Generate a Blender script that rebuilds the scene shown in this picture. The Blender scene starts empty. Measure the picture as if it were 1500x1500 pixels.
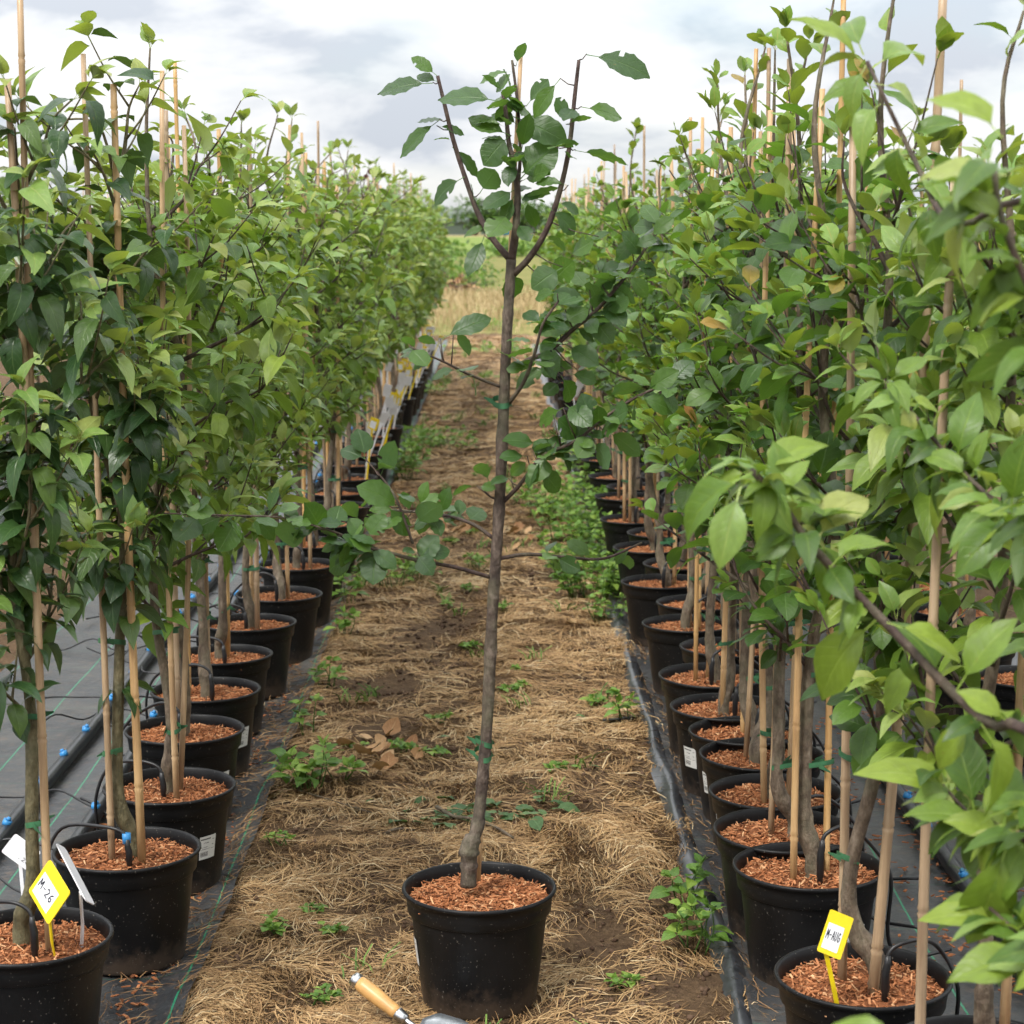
import bpy, math, random
import numpy as np
from mathutils import Vector, Matrix, noise

# ------------------------------------------------------------------ camera, sky, sun, exposure
scene = bpy.context.scene
COL = scene.collection
rad = math.radians
FPX = 2900.0                        # focal length in photo pixels (photo is 1500 px square)
PITCH, YAW, CAMH = 8.34, -0.49, 1.61
cam_d = bpy.data.cameras.new('camera')
cam = bpy.data.objects.new('camera', cam_d)
COL.objects.link(cam)
cam.location = (0, 0, CAMH)
cam.rotation_euler = (rad(90 - PITCH), 0, rad(YAW))
cam_d.sensor_width = 24
cam_d.lens = 24 * FPX / 1500
cam_d.clip_start = 0.05
cam_d.clip_end = 6000
cam_d.dof.use_dof = True
cam_d.dof.focus_distance = 4.3
cam_d.dof.aperture_fstop = 6.3
scene.camera = cam

SUN_EL, SUN_AZ = 52, 215           # degrees; azimuth clockwise from +Y
world = bpy.data.worlds.new('World')
scene.world = world
world.use_nodes = True
def build_world():
    nt = world.node_tree
    nt.nodes.clear()
    N, Lk = nt.nodes.new, nt.links.new
    out = N('ShaderNodeOutputWorld')
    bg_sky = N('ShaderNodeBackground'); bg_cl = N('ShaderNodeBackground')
    mix = N('ShaderNodeMixShader')
    sky = N('ShaderNodeTexSky'); sky.sky_type = 'NISHITA'; sky.sun_disc = False
    sky.sun_elevation = rad(SUN_EL); sky.sun_rotation = rad(SUN_AZ)
    bg_sky.inputs[1].default_value = 0.07
    Lk(sky.outputs[0], bg_sky.inputs[0])
    tc = N('ShaderNodeTexCoord')
    sep = N('ShaderNodeSeparateXYZ'); Lk(tc.outputs['Generated'], sep.inputs[0])
    zz = N('ShaderNodeMath'); zz.operation = 'ABSOLUTE'; Lk(sep.outputs[2], zz.inputs[0])
    za = N('ShaderNodeMath'); za.operation = 'ADD'; Lk(zz.outputs[0], za.inputs[0]); za.inputs[1].default_value = 0.30
    dx = N('ShaderNodeMath'); dx.operation = 'DIVIDE'; Lk(sep.outputs[0], dx.inputs[0]); Lk(za.outputs[0], dx.inputs[1])
    dy = N('ShaderNodeMath'); dy.operation = 'DIVIDE'; Lk(sep.outputs[1], dy.inputs[0]); Lk(za.outputs[0], dy.inputs[1])
    cmb = N('ShaderNodeCombineXYZ'); Lk(dx.outputs[0], cmb.inputs[0]); Lk(dy.outputs[0], cmb.inputs[1])
    n1 = N('ShaderNodeTexNoise'); n1.inputs['Scale'].default_value = 3.0; n1.inputs['Detail'].default_value = 6
    n1.inputs['Roughness'].default_value = 0.56; n1.inputs['Distortion'].default_value = 0.25
    Lk(cmb.outputs[0], n1.inputs['Vector'])
    # cloud brightness: bright white tops to blue-grey bellies
    r2 = N('ShaderNodeValToRGB')
    r2.color_ramp.elements[0].position = 0.38; r2.color_ramp.elements[0].color = (0.69, 0.74, 0.82, 1)
    r2.color_ramp.elements[1].position = 0.58; r2.color_ramp.elements[1].color = (1.12, 1.12, 1.12, 1)
    e = r2.color_ramp.elements.new(0.45); e.color = (0.90, 0.93, 0.97, 1)
    Lk(n1.outputs['Fac'], r2.inputs[0])
    Lk(r2.outputs[0], bg_cl.inputs[0])
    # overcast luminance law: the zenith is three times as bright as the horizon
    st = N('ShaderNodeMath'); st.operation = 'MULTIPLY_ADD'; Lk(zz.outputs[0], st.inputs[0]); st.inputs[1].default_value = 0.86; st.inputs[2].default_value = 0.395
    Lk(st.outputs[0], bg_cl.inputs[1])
    n2 = N('ShaderNodeTexNoise'); n2.inputs['Scale'].default_value = 1.6; n2.inputs['Detail'].default_value = 4
    mp = N('ShaderNodeMapping'); mp.inputs['Location'].default_value = (3.1, 7.7, 0)
    Lk(cmb.outputs[0], mp.inputs[0]); Lk(mp.outputs[0], n2.inputs['Vector'])
    r1 = N('ShaderNodeValToRGB')
    r1.color_ramp.elements[0].position = 0.30; r1.color_ramp.elements[0].color = (0.6, 0.6, 0.6, 1)
    r1.color_ramp.elements[1].position = 0.48; r1.color_ramp.elements[1].color = (1, 1, 1, 1)
    Lk(n2.outputs['Fac'], r1.inputs[0])
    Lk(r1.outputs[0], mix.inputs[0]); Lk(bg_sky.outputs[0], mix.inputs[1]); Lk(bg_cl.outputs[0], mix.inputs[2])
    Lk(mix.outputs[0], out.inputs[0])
build_world()
sun_d = bpy.data.lights.new('sun', 'SUN'); sun_d.energy = 1.5; sun_d.angle = rad(14); sun_d.color = (1, 0.96, 0.9)
sun = bpy.data.objects.new('sun', sun_d); COL.objects.link(sun)
_sd = Vector((math.sin(rad(SUN_AZ)) * math.cos(rad(SUN_EL)), math.cos(rad(SUN_AZ)) * math.cos(rad(SUN_EL)), math.sin(rad(SUN_EL))))
sun.rotation_euler = _sd.to_track_quat('Z', 'Y').to_euler()
scene.view_settings.view_transform = 'Standard'
scene.view_settings.look = 'None'
scene.view_settings.exposure = 1.15
scene.view_settings.gamma = 1.0
scene.render.engine = 'CYCLES'
scene.cycles.use_denoising = True
scene.cycles.max_bounces = 5
scene.cycles.diffuse_bounces = 2
scene.cycles.transmission_bounces = 3
scene.cycles.sample_clamp_indirect = 4
scene.cycles.use_adaptive_sampling = True
scene.cycles.adaptive_threshold = 0.04
scene.cycles.use_light_tree = False

# ------------------------------------------------------------------ helpers
_M = cam.rotation_euler.to_matrix()
_R, _U, _F = _M @ Vector((1, 0, 0)), _M @ Vector((0, 1, 0)), _M @ Vector((0, 0, -1))
def ray(px, py):
    return _F + _R * ((px - 750) / FPX) + _U * ((750 - py) / FPX)
def P(px, py, Y):
    d = ray(px, py); return Vector((0, 0, CAMH)) + d * (Y / d.y)
def G(px, py, z=0.0):
    d = ray(px, py); return Vector((0, 0, CAMH)) + d * ((z - CAMH) / d.z)

def sstep(a, b, x):
    t = min(1, max(0, (x - a) / (b - a))); return t * t * (3 - 2 * t)
POT_C = G(702, 1296, 0.25); POT_C.z = 0
def gh(x, y):
    """height of the ground"""
    h = 0.0
    m = sstep(-0.70, -0.60, x) * (1 - sstep(0.50, 0.58, x)) if y < 27 else 1.0
    m2 = max(m, 1 - sstep(-1.95, -1.80, x), sstep(1.95, 2.05, x)) if y < 27 else 1.0
    if y < 40 and abs(x) < 6:
        v = Vector((x * 2.3, y * 2.3, 0)); h = 0.022 * noise.noise(v) + 0.012 * noise.noise(v * 3.1) + 0.007 * noise.noise(v * 9)
        h = (h + 0.014) * m2
        dd = math.hypot(x - POT_C.x, y - POT_C.y)
        h *= sstep(0.13, 0.26, dd)
    h -= 0.012 * (1 - m2)
    if y > 60: h -= min(1.0, (y - 60) / 340) * 1.15
    return h

def link(o, parent=None):
    COL.objects.link(o)
    if parent is not None: o.parent = parent
    return o
def empty(name, loc=(0, 0, 0), rz=0.0, label=None, cat=None, group=None):
    o = bpy.data.objects.new(name, None); o.empty_display_size = 0.05
    o.location = loc; o.rotation_euler = (0, 0, rz)
    COL.objects.link(o)
    return tag(o, label, cat, group)
def tag(o, label=None, cat=None, group=None, kind=None):
    if label: o['label'] = label
    if cat: o['category'] = cat
    if group: o['group'] = group
    if kind: o['kind'] = kind
    return o
def mesh(name, verts, faces, mat, smooth=True, uv=None, tint=None, mats=None, mi=None):
    me = bpy.data.meshes.new(name)
    me.from_pydata([tuple(v) for v in verts] if not isinstance(verts, list) else verts, [], faces)
    if mats:
        for m in mats: me.materials.append(m)
        if mi is not None: me.polygons.foreach_set('material_index', mi)
    elif mat: me.materials.append(mat)
    if smooth: me.polygons.foreach_set('use_smooth', [True] * len(me.polygons))
    if uv is not None:
        ul = me.uv_layers.new(name='UVMap')
        li = np.empty(len(me.loops), dtype=np.int32); me.loops.foreach_get('vertex_index', li)
        ul.data.foreach_set('uv', np.asarray(uv, dtype=np.float32)[li].ravel())
    if tint is not None:
        at = me.attributes.new('tint', 'FLOAT', 'FACE'); at.data.foreach_set('value', np.asarray(tint, dtype=np.float32))
    me.update()
    return me
def obj(name, me, parent=None, loc=None, rot=None):
    o = bpy.data.objects.new(name, me)
    if loc is not None: o.location = loc
    if rot is not None: o.rotation_euler = rot
    return link(o, parent)

class MB:
    """collects simple shapes into one mesh"""
    def __init__(s): s.v = []; s.f = []; s.t = []
    def add(s, v, f, t=0.0):
        n = len(s.v); s.v += [tuple(p) for p in v]; s.f += [tuple(i + n for i in q) for q in f]; s.t += [t] * len(f)
    def box(s, c, sz, M=None, t=0.0):
        x, y, z = sz[0] / 2, sz[1] / 2, sz[2] / 2
        p = [Vector((a * x, b * y, d * z)) for a in (-1, 1) for b in (-1, 1) for d in (-1, 1)]
        if M is not None: p = [M @ q for q in p]
        s.add([q + Vector(c) for q in p], [(0, 1, 3, 2), (4, 6, 7, 5), (0, 4, 5, 1), (2, 3, 7, 6), (0, 2, 6, 4), (1, 5, 7, 3)], t)
    def tube(s, pts, rr, n=6, t=0.0, cap=True):
        v, f = tube_data(pts, rr, n, cap); s.add(v, f, t)
    def build(s, name, mat, smooth=True):
        return mesh(name, s.v, s.f, mat, smooth, tint=s.t)

def tube_data(pts, rr, n=6, cap=True):
    pts = [Vector(p) for p in pts]
    if not hasattr(rr, '__len__'): rr = [rr] * len(pts)
    v = []; f = []
    up = None
    for i, p in enumerate(pts):
        a = pts[max(0, i - 1)]; b = pts[min(len(pts) - 1, i + 1)]
        d = (b - a); d = d.normalized() if d.length > 1e-9 else Vector((0, 0, 1))
        if up is None:
            up = d.cross(Vector((0.31, 0.95, 0.07)))
            if up.length < 0.1: up = d.cross(Vector((1, 0, 0)))
        up = (up - d * up.dot(d)).normalized()
        sd = d.cross(up)
        for k in range(n):
            a_ = 2 * math.pi * k / n
            v.append(p + (up * math.cos(a_) + sd * math.sin(a_)) * rr[i])
    for i in range(len(pts) - 1):
        for k in range(n):
            k2 = (k + 1) % n
            f.append((i * n + k, i * n + k2, (i + 1) * n + k2, (i + 1) * n + k))
    if cap:
        f.append(tuple(reversed(range(n)))); m = (len(pts) - 1) * n; f.append(tuple(range(m, m + n)))
    return v, f
def smooth_path(pts, sub=3):
    """Catmull-Rom through the points"""
    pts = [Vector(p) for p in pts]
    if len(pts) < 3: sub = max(1, sub)
    out = []
    for i in range(len(pts) - 1):
        p0 = pts[i - 1] if i else pts[0] * 2 - pts[1]; p1, p2 = pts[i], pts[i + 1]
        p3 = pts[i + 2] if i + 2 < len(pts) else p2 * 2 - p1
        for k in range(sub):
            t = k / sub
            out.append(0.5 * (2 * p1 + (p2 - p0) * t + (2 * p0 - 5 * p1 + 4 * p2 - p3) * t * t + (3 * p1 - p0 - 3 * p2 + p3) * t ** 3))
    out.append(pts[-1]); return out
def taper(n, a, b, rng=None, j=0.0):
    return [(a + (b - a) * i / (n - 1)) * (1 + (rng.uniform(-j, j) if rng else 0)) for i in range(n)]

# ------------------------------------------------------------------ materials
def newmat(name):
    m = bpy.data.materials.new(name); m.use_nodes = True
    nt = m.node_tree; b = nt.nodes['Principled BSDF']
    return m, nt, b
def n_noise(nt, scale, detail=4, rough=0.55, coord='Object', mapscale=None):
    tc = nt.nodes.new('ShaderNodeTexCoord'); nz = nt.nodes.new('ShaderNodeTexNoise')
    nz.inputs['Scale'].default_value = scale; nz.inputs['Detail'].default_value = detail; nz.inputs['Roughness'].default_value = rough
    if mapscale:
        mp = nt.nodes.new('ShaderNodeMapping'); mp.inputs['Scale'].default_value = mapscale
        nt.links.new(tc.outputs[coord], mp.inputs[0]); nt.links.new(mp.outputs[0], nz.inputs['Vector'])
    else: nt.links.new(tc.outputs[coord], nz.inputs['Vector'])
    return nz
def n_ramp(nt, src, stops):
    r = nt.nodes.new('ShaderNodeValToRGB'); cr = r.color_ramp
    while len(cr.elements) < len(stops): cr.elements.new(0.5)
    for e, (p, c) in zip(cr.elements, stops):
        e.position = p; e.color = (*c, 1)
    nt.links.new(src, r.inputs[0]); return r
def n_bump(nt, b, src, strength, dist=0.01):
    bp = nt.nodes.new('ShaderNodeBump'); bp.inputs['Strength'].default_value = strength; bp.inputs['Distance'].default_value = dist
    nt.links.new(src, bp.inputs['Height']); nt.links.new(bp.outputs[0], b.inputs['Normal']); return bp
def n_math(nt, op, a, b=None):
    m = nt.nodes.new('ShaderNodeMath'); m.operation = op
    for i, x in enumerate((a, b)):
        if x is None: continue
        if isinstance(x, (int, float)): m.inputs[i].default_value = x
        else: nt.links.new(x, m.inputs[i])
    return m.outputs[0]
def n_mix(nt, fac, a, b):
    m = nt.nodes.new('ShaderNodeMix'); m.data_type = 'RGBA'
    for sck, x in ((m.inputs[0], fac), (m.inputs[6], a), (m.inputs[7], b)):
        if isinstance(x, (int, float)): sck.default_value = x
        elif isinstance(x, tuple): sck.default_value = (*x, 1)
        else: nt.links.new(x, sck)
    return m.outputs[2]
def n_rand(nt, k=1.0):
    oi = nt.nodes.new('ShaderNodeObjectInfo'); at = nt.nodes.new('ShaderNodeAttribute'); at.attribute_name = 'tint'
    return n_math(nt, 'FRACT', n_math(nt, 'ADD', n_math(nt, 'MULTIPLY', oi.outputs['Random'], k), at.outputs['Fac']))
def plain(name, col, rough=0.6, spec=0.5, metal=0.0, var=0.0, nscale=30):
    m, nt, b = newmat(name)
    b.inputs['Roughness'].default_value = rough; b.inputs['Specular IOR Level'].default_value = spec; b.inputs['Metallic'].default_value = metal
    if var:
        nz = n_noise(nt, nscale)
        r = n_ramp(nt, nz.outputs['Fac'], [(0.3, tuple(c * (1 - var) for c in col)), (0.7, tuple(min(1, c * (1 + var)) for c in col))])
        nt.links.new(r.outputs[0], b.inputs['Base Color'])
    else: b.inputs['Base Color'].default_value = (*col, 1)
    return m

def leaf_mat(name, stops, under, trans, rough=0.42, vein=0.35, tw=0.28):
    m, nt, b = newmat(name)
    L = nt.links.new
    rnd = n_rand(nt)
    base = n_ramp(nt, rnd, stops).outputs[0]
    uvn = nt.nodes.new('ShaderNodeUVMap'); sp = nt.nodes.new('ShaderNodeSeparateXYZ'); L(uvn.outputs[0], sp.inputs[0])
    au = n_math(nt, 'ABSOLUTE', n_math(nt, 'SUBTRACT', sp.outputs[0], 0.5))           # 0 at midrib, .5 at edge
    w = n_math(nt, 'FRACT', n_math(nt, 'SUBTRACT', n_math(nt, 'MULTIPLY', sp.outputs[1], 8.0), n_math(nt, 'MULTIPLY', au, 4.0)))
    side = n_math(nt, 'ABSOLUTE', n_math(nt, 'SUBTRACT', w, 0.5))                      # .5 at side vein
    sv = nt.nodes.new('ShaderNodeMapRange'); sv.inputs[1].default_value = 0.40; sv.inputs[2].default_value = 0.5; L(side, sv.inputs[0])
    mr = nt.nodes.new('ShaderNodeMapRange'); mr.inputs[1].default_value = 0.035; mr.inputs[2].default_value = 0.0; L(au, mr.inputs[0])
    vv = n_math(nt, 'MAXIMUM', n_math(nt, 'MULTIPLY', sv.outputs[0], 0.35), mr.outputs[0])
    lighter = nt.nodes.new('ShaderNodeMixRGB'); lighter.blend_type = 'MIX'; lighter.inputs[2].default_value = (*[min(1, c * 1.6 + 0.04) for c in stops[-1][1]], 1)
    L(base, lighter.inputs[1]); L(n_math(nt, 'MULTIPLY', vv, vein), lighter.inputs[0])
    # brown blemishes with a shape of their own
    sc_ = nt.nodes.new('ShaderNodeVectorMath'); sc_.operation = 'ADD'; L(uvn.outputs[0], sc_.inputs[0])
    cb = nt.nodes.new('ShaderNodeCombineXYZ'); L(n_math(nt, 'MULTIPLY', rnd, 37.0), cb.inputs[0]); L(cb.outputs[0], sc_.inputs[1])
    sn = nt.nodes.new('ShaderNodeTexNoise'); sn.inputs['Scale'].default_value = 5.5; sn.inputs['Detail'].default_value = 1.5; L(sc_.outputs[0], sn.inputs['Vector'])
    sm = nt.nodes.new('ShaderNodeMapRange'); sm.inputs[1].default_value = 0.71; sm.inputs[2].default_value = 0.76; L(sn.outputs['Fac'], sm.inputs[0])
    vr = nt.nodes.new('ShaderNodeHueSaturation'); L(lighter.outputs[0], vr.inputs['Color']); L(n_math(nt, 'ADD', n_math(nt, 'MULTIPLY', sn.outputs['Fac'], 0.7), 0.65), vr.inputs['Value'])
    blem = n_mix(nt, n_math(nt, 'MULTIPLY', sm.outputs[0], 0.7), vr.outputs[0], (0.16, 0.085, 0.03))
    geo = nt.nodes.new('ShaderNodeNewGeometry')
    col = n_mix(nt, geo.outputs['Backfacing'], blem, under)
    L(col, b.inputs['Base Color'])
    b.inputs['Roughness'].default_value = rough; b.inputs['Specular IOR Level'].default_value = 0.42
    n_bump(nt, b, n_math(nt, 'MULTIPLY', vv, -1.0), 0.35, 0.003)
    tr = nt.nodes.new('ShaderNodeBsdfTranslucent'); tr.inputs[0].default_value = (*trans, 1)
    mx = nt.nodes.new('ShaderNodeMixShader'); mx.inputs[0].default_value = tw
    L(b.outputs[0], mx.inputs[1]); L(tr.outputs[0], mx.inputs[2]); L(mx.outputs[0], nt.nodes['Material Output'].inputs[0])
    return m

M = {}
M['apple'] = leaf_mat('apple_leaf', [(0, (0.034, 0.080, 0.012)), (0.45, (0.085, 0.165, 0.019)), (1, (0.22, 0.30, 0.034))], (0.115, 0.185, 0.060), (0.22, 0.36, 0.025))
M['apple_young'] = leaf_mat('young_apple_leaf', [(0, (0.11, 0.20, 0.04)), (0.6, (0.175, 0.28, 0.06)), (1, (0.30, 0.33, 0.09))], (0.27, 0.34, 0.15), (0.36, 0.46, 0.04))
M['pear'] = leaf_mat('pear_leaf', [(0, (0.018, 0.050, 0.016)), (0.55, (0.034, 0.080, 0.021)), (1, (0.095, 0.160, 0.030))], (0.075, 0.125, 0.055), (0.11, 0.21, 0.025), rough=0.33, tw=0.18)
M['plum'] = leaf_mat('plum_leaf', [(0, (0.018, 0.050, 0.009)), (0.5, (0.036, 0.088, 0.012)), (1, (0.085, 0.165, 0.020))], (0.085, 0.155, 0.055), (0.17, 0.34, 0.025))
M['plum_young'] = leaf_mat('young_plum_leaf', [(0, (0.10, 0.22, 0.035)), (0.93, (0.17, 0.28, 0.04)), (1, (0.36, 0.15, 0.05))], (0.17, 0.25, 0.07), (0.32, 0.42, 0.03))
M['centre'] = leaf_mat('centre_plum_leaf', [(0, (0.018, 0.050, 0.012)), (0.5, (0.032, 0.078, 0.014)), (1, (0.066, 0.132, 0.018))], (0.080, 0.145, 0.070), (0.20, 0.40, 0.04), rough=0.40, vein=0.3, tw=0.22)
M['purple'] = leaf_mat('purple_leaf', [(0, (0.030, 0.020, 0.022)), (0.6, (0.06, 0.028, 0.030)), (1, (0.05, 0.075, 0.03))], (0.09, 0.06, 0.06), (0.20, 0.06, 0.05))
M['weed'] = leaf_mat('weed_leaf', [(0, (0.06, 0.14, 0.024)), (0.5, (0.12, 0.235, 0.035)), (1, (0.25, 0.36, 0.06))], (0.14, 0.24, 0.09), (0.26, 0.45, 0.05), rough=0.5)
M['cutleaf'] = leaf_mat('wilted_leaf', [(0, (0.045, 0.11, 0.035)), (1, (0.15, 0.24, 0.09))], (0.16, 0.22, 0.13), (0.16, 0.26, 0.06), rough=0.55)
M['dead'] = leaf_mat('dead_leaf', [(0, (0.26, 0.12, 0.045)), (0.6, (0.44, 0.25, 0.11)), (1, (0.55, 0.36, 0.19))], (0.36, 0.24, 0.12), (0.36, 0.20, 0.06), rough=0.7, tw=0.1)

def bark(name, a, c, d):
    m, nt, b = newmat(name)
    nz = n_noise(nt, 55, 6, 0.7, mapscale=(1, 1, 0.45)); n2 = n_noise(nt, 14, 4, 0.6)
    c1 = n_ramp(nt, nz.outputs['Fac'], [(0.36, a), (0.52, c), (0.68, d)])
    mx = n_mix(nt, n_ramp(nt, n2.outputs['Fac'], [(0.45, (0, 0, 0)), (0.7, (0.5, 0.5, 0.5))]).outputs[0], c1.outputs[0], (0.15, 0.15, 0.085))
    nt.links.new(mx, b.inputs['Base Color']); b.inputs['Roughness'].default_value = 0.75
    n3 = n_noise(nt, 90, 5, 0.6, mapscale=(1, 1, 0.6)); n_bump(nt, b, n_math(nt, 'ADD', n3.outputs['Fac'], nz.outputs['Fac']), 0.9, 0.006)
    return m
M['bark'] = bark('grey_brown_bark', (0.060, 0.042, 0.028), (0.13, 0.095, 0.064), (0.24, 0.19, 0.14))
M['bark_dark'] = bark('purple_brown_bark', (0.030, 0.017, 0.014), (0.062, 0.036, 0.029), (0.115, 0.078, 0.06))
M['bark_mid'] = bark('brown_grey_bark', (0.034, 0.023, 0.018), (0.085, 0.060, 0.045), (0.19, 0.145, 0.115))
M['bark_green'] = bark('olive_bark', (0.060, 0.052, 0.024), (0.125, 0.105, 0.05), (0.21, 0.18, 0.10))

def bamboo():
    m, nt, b = newmat('bamboo')
    nz = n_noise(nt, 5, 5, 0.6, mapscale=(14, 14, 0.8)); oi = nt.nodes.new('ShaderNodeObjectInfo')
    c = n_ramp(nt, nz.outputs['Fac'], [(0.28, (0.34, 0.19, 0.075)), (0.5, (0.52, 0.32, 0.135)), (0.75, (0.64, 0.44, 0.22))])
    hs = nt.nodes.new('ShaderNodeHueSaturation'); nt.links.new(c.outputs[0], hs.inputs['Color'])
    st = n_noise(nt, 9, 4, 0.7, mapscale=(1, 1, 0.5))
    nt.links.new(n_math(nt, 'ADD', n_math(nt, 'MULTIPLY', oi.outputs['Random'], 0.42), n_math(nt, 'ADD', n_math(nt, 'MULTIPLY', st.outputs['Fac'], 0.7), 0.28)), hs.inputs['Value'])
    nt.links.new(n_math(nt, 'ADD', n_math(nt, 'MULTIPLY', oi.outputs['Random'], 0.35), 0.68), hs.inputs['Saturation'])
    nt.links.new(hs.outputs[0], b.inputs['Base Color']); b.inputs['Roughness'].default_value = 0.42
    n_bump(nt, b, n_noise(nt, 60, 3, mapscale=(1, 1, 0.1)).outputs['Fac'], 0.25, 0.002)
    return m
M['bamboo'] = bamboo()

def potmat():
    m, nt, b = newmat('black_pot_plastic')
    nz = n_noise(nt, 9, 5); dust = n_noise(nt, 170, 2, 0.4)
    sp = n_ramp(nt, dust.outputs['Fac'], [(0.69, (0, 0, 0)), (0.73, (1, 1, 1))])
    c = n_ramp(nt, nz.outputs['Fac'], [(0.35, (0.0035, 0.0037, 0.0042)), (0.75, (0.0085, 0.0085, 0.009))])
    tcp = nt.nodes.new('ShaderNodeTexCoord'); spz = nt.nodes.new('ShaderNodeSeparateXYZ'); nt.links.new(tcp.outputs['Object'], spz.inputs[0])
    oi = nt.nodes.new('ShaderNodeObjectInfo'); mud = n_noise(nt, 26, 5, 0.65)
    mf = n_math(nt, 'SUBTRACT', n_math(nt, 'MULTIPLY', mud.outputs['Fac'], 0.17), n_math(nt, 'ADD', spz.outputs[2], n_math(nt, 'MULTIPLY', oi.outputs['Random'], 0.03)))
    mm = nt.nodes.new('ShaderNodeMapRange'); mm.inputs[1].default_value = 0.0; mm.inputs[2].default_value = 0.05; mm.inputs[4].default_value = 0.55; nt.links.new(mf, mm.inputs[0])
    c0 = n_mix(nt, mm.outputs[0], c.outputs[0], (0.075, 0.052, 0.036))
    nt.links.new(n_mix(nt, n_math(nt, 'MULTIPLY', sp.outputs[0], 0.45), c0, (0.22, 0.20, 0.17)), b.inputs['Base Color'])
    nt.links.new(n_math(nt, 'ADD', n_math(nt, 'MULTIPLY', nz.outputs['Fac'], 0.2), 0.34), b.inputs['Roughness'])
    b.inputs['Specular IOR Level'].default_value = 0.25
    n_bump(nt, b, n_noise(nt, 130, 2).outputs['Fac'], 0.06, 0.002)
    return m
M['pot'] = potmat()
def chipmat(name, stops, rough=0.85):
    m, nt, b = newmat(name)
    at = nt.nodes.new('ShaderNodeAttribute'); at.attribute_name = 'tint'
    c = n_ramp(nt, at.outputs['Fac'], stops)
    nz = n_noise(nt, 120, 3); big = n_noise(nt, 12, 2); oi = nt.nodes.new('ShaderNodeObjectInfo')
    hs = nt.nodes.new('ShaderNodeHueSaturation'); nt.links.new(c.outputs[0], hs.inputs['Color'])
    nt.links.new(n_math(nt, 'ADD', n_math(nt, 'ADD', n_math(nt, 'MULTIPLY', nz.outputs['Fac'], 0.7), n_math(nt, 'MULTIPLY', big.outputs['Fac'], 0.7)), n_math(nt, 'ADD', n_math(nt, 'MULTIPLY', oi.outputs['Random'], 0.25), 0.18)), hs.inputs['Value'])
    nt.links.new(hs.outputs[0], b.inputs['Base Color']); b.inputs['Roughness'].default_value = rough
    b.inputs['Specular IOR Level'].default_value = 0.2
    return m
M['chips'] = chipmat('wood_chips', [(0, (0.10, 0.036, 0.016)), (0.3, (0.31, 0.115, 0.045)), (0.7, (0.46, 0.195, 0.085)), (1, (0.60, 0.36, 0.19))])
M['straw'] = chipmat('straw', [(0, (0.085, 0.046, 0.022)), (0.25, (0.19, 0.108, 0.050)), (0.6, (0.34, 0.208, 0.094)), (0.88, (0.47, 0.315, 0.152)), (1, (0.57, 0.44, 0.26))], 0.6)
M['drygrass'] = chipmat('dry_grass', [(0, (0.20, 0.15, 0.07)), (0.5, (0.38, 0.28, 0.14)), (1, (0.52, 0.41, 0.24))], 0.7)
M['greengrass'] = chipmat('green_grass', [(0, (0.06, 0.12, 0.025)), (1, (0.18, 0.27, 0.06))], 0.6)
M['clod'] = chipmat('soil_clods', [(0, (0.045, 0.026, 0.016)), (1, (0.125, 0.078, 0.05))], 0.95)

def soil():
    m, nt, b = newmat('straw_covered_soil')
    L = nt.links.new
    nz = n_noise(nt, 7, 8, 0.7); n2 = n_noise(nt, 60, 6, 0.7); n3 = n_noise(nt, 1.6, 4)
    c = n_ramp(nt, n2.outputs['Fac'], [(0.30, (0.046, 0.028, 0.018)), (0.52, (0.120, 0.076, 0.045)), (0.75, (0.24, 0.160, 0.090))])
    c2 = n_ramp(nt, nz.outputs['Fac'], [(0.3, (0.055, 0.033, 0.021)), (0.7, (0.20, 0.125, 0.062))])
    L(n_mix(nt, 0.45, c.outputs[0], c2.outputs[0]), b.inputs['Base Color'])
    b.inputs['Roughness'].default_value = 0.95; b.inputs['Specular IOR Level'].default_value = 0.15
    ad = n_math(nt, 'ADD', n2.outputs['Fac'], n_math(nt, 'MULTIPLY', nz.outputs['Fac'], 1.5))
    n_bump(nt, b, ad, 0.9, 0.02)
    return m
M['soil'] = soil()
def field(name, a, c, scale=0.6, ms=(1, 1, 1)):
    m, nt, b = newmat(name)
    nz = n_noise(nt, scale, 8, 0.7, mapscale=ms); n2 = n_noise(nt, scale * 12, 4, 0.7, mapscale=ms)
    f = n_math(nt, 'ADD', n_math(nt, 'MULTIPLY', nz.outputs['Fac'], 0.55), n_math(nt, 'MULTIPLY', n2.outputs['Fac'], 0.45))
    nt.links.new(n_ramp(nt, f, [(0.36, a), (0.64, c)]).outputs[0], b.inputs['Base Color'])
    b.inputs['Roughness'].default_value = 1.0; b.inputs['Specular IOR Level'].default_value = 0.05
    return m
M['field_dry'] = field('dry_field', (0.10, 0.13, 0.035), (0.24, 0.20, 0.08))
M['field_green'] = field('green_field', (0.11, 0.17, 0.04), (0.22, 0.26, 0.075), 0.2)
M['field_tan'] = field('stubble_field', (0.22, 0.19, 0.085), (0.34, 0.28, 0.14), 0.2)

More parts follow.
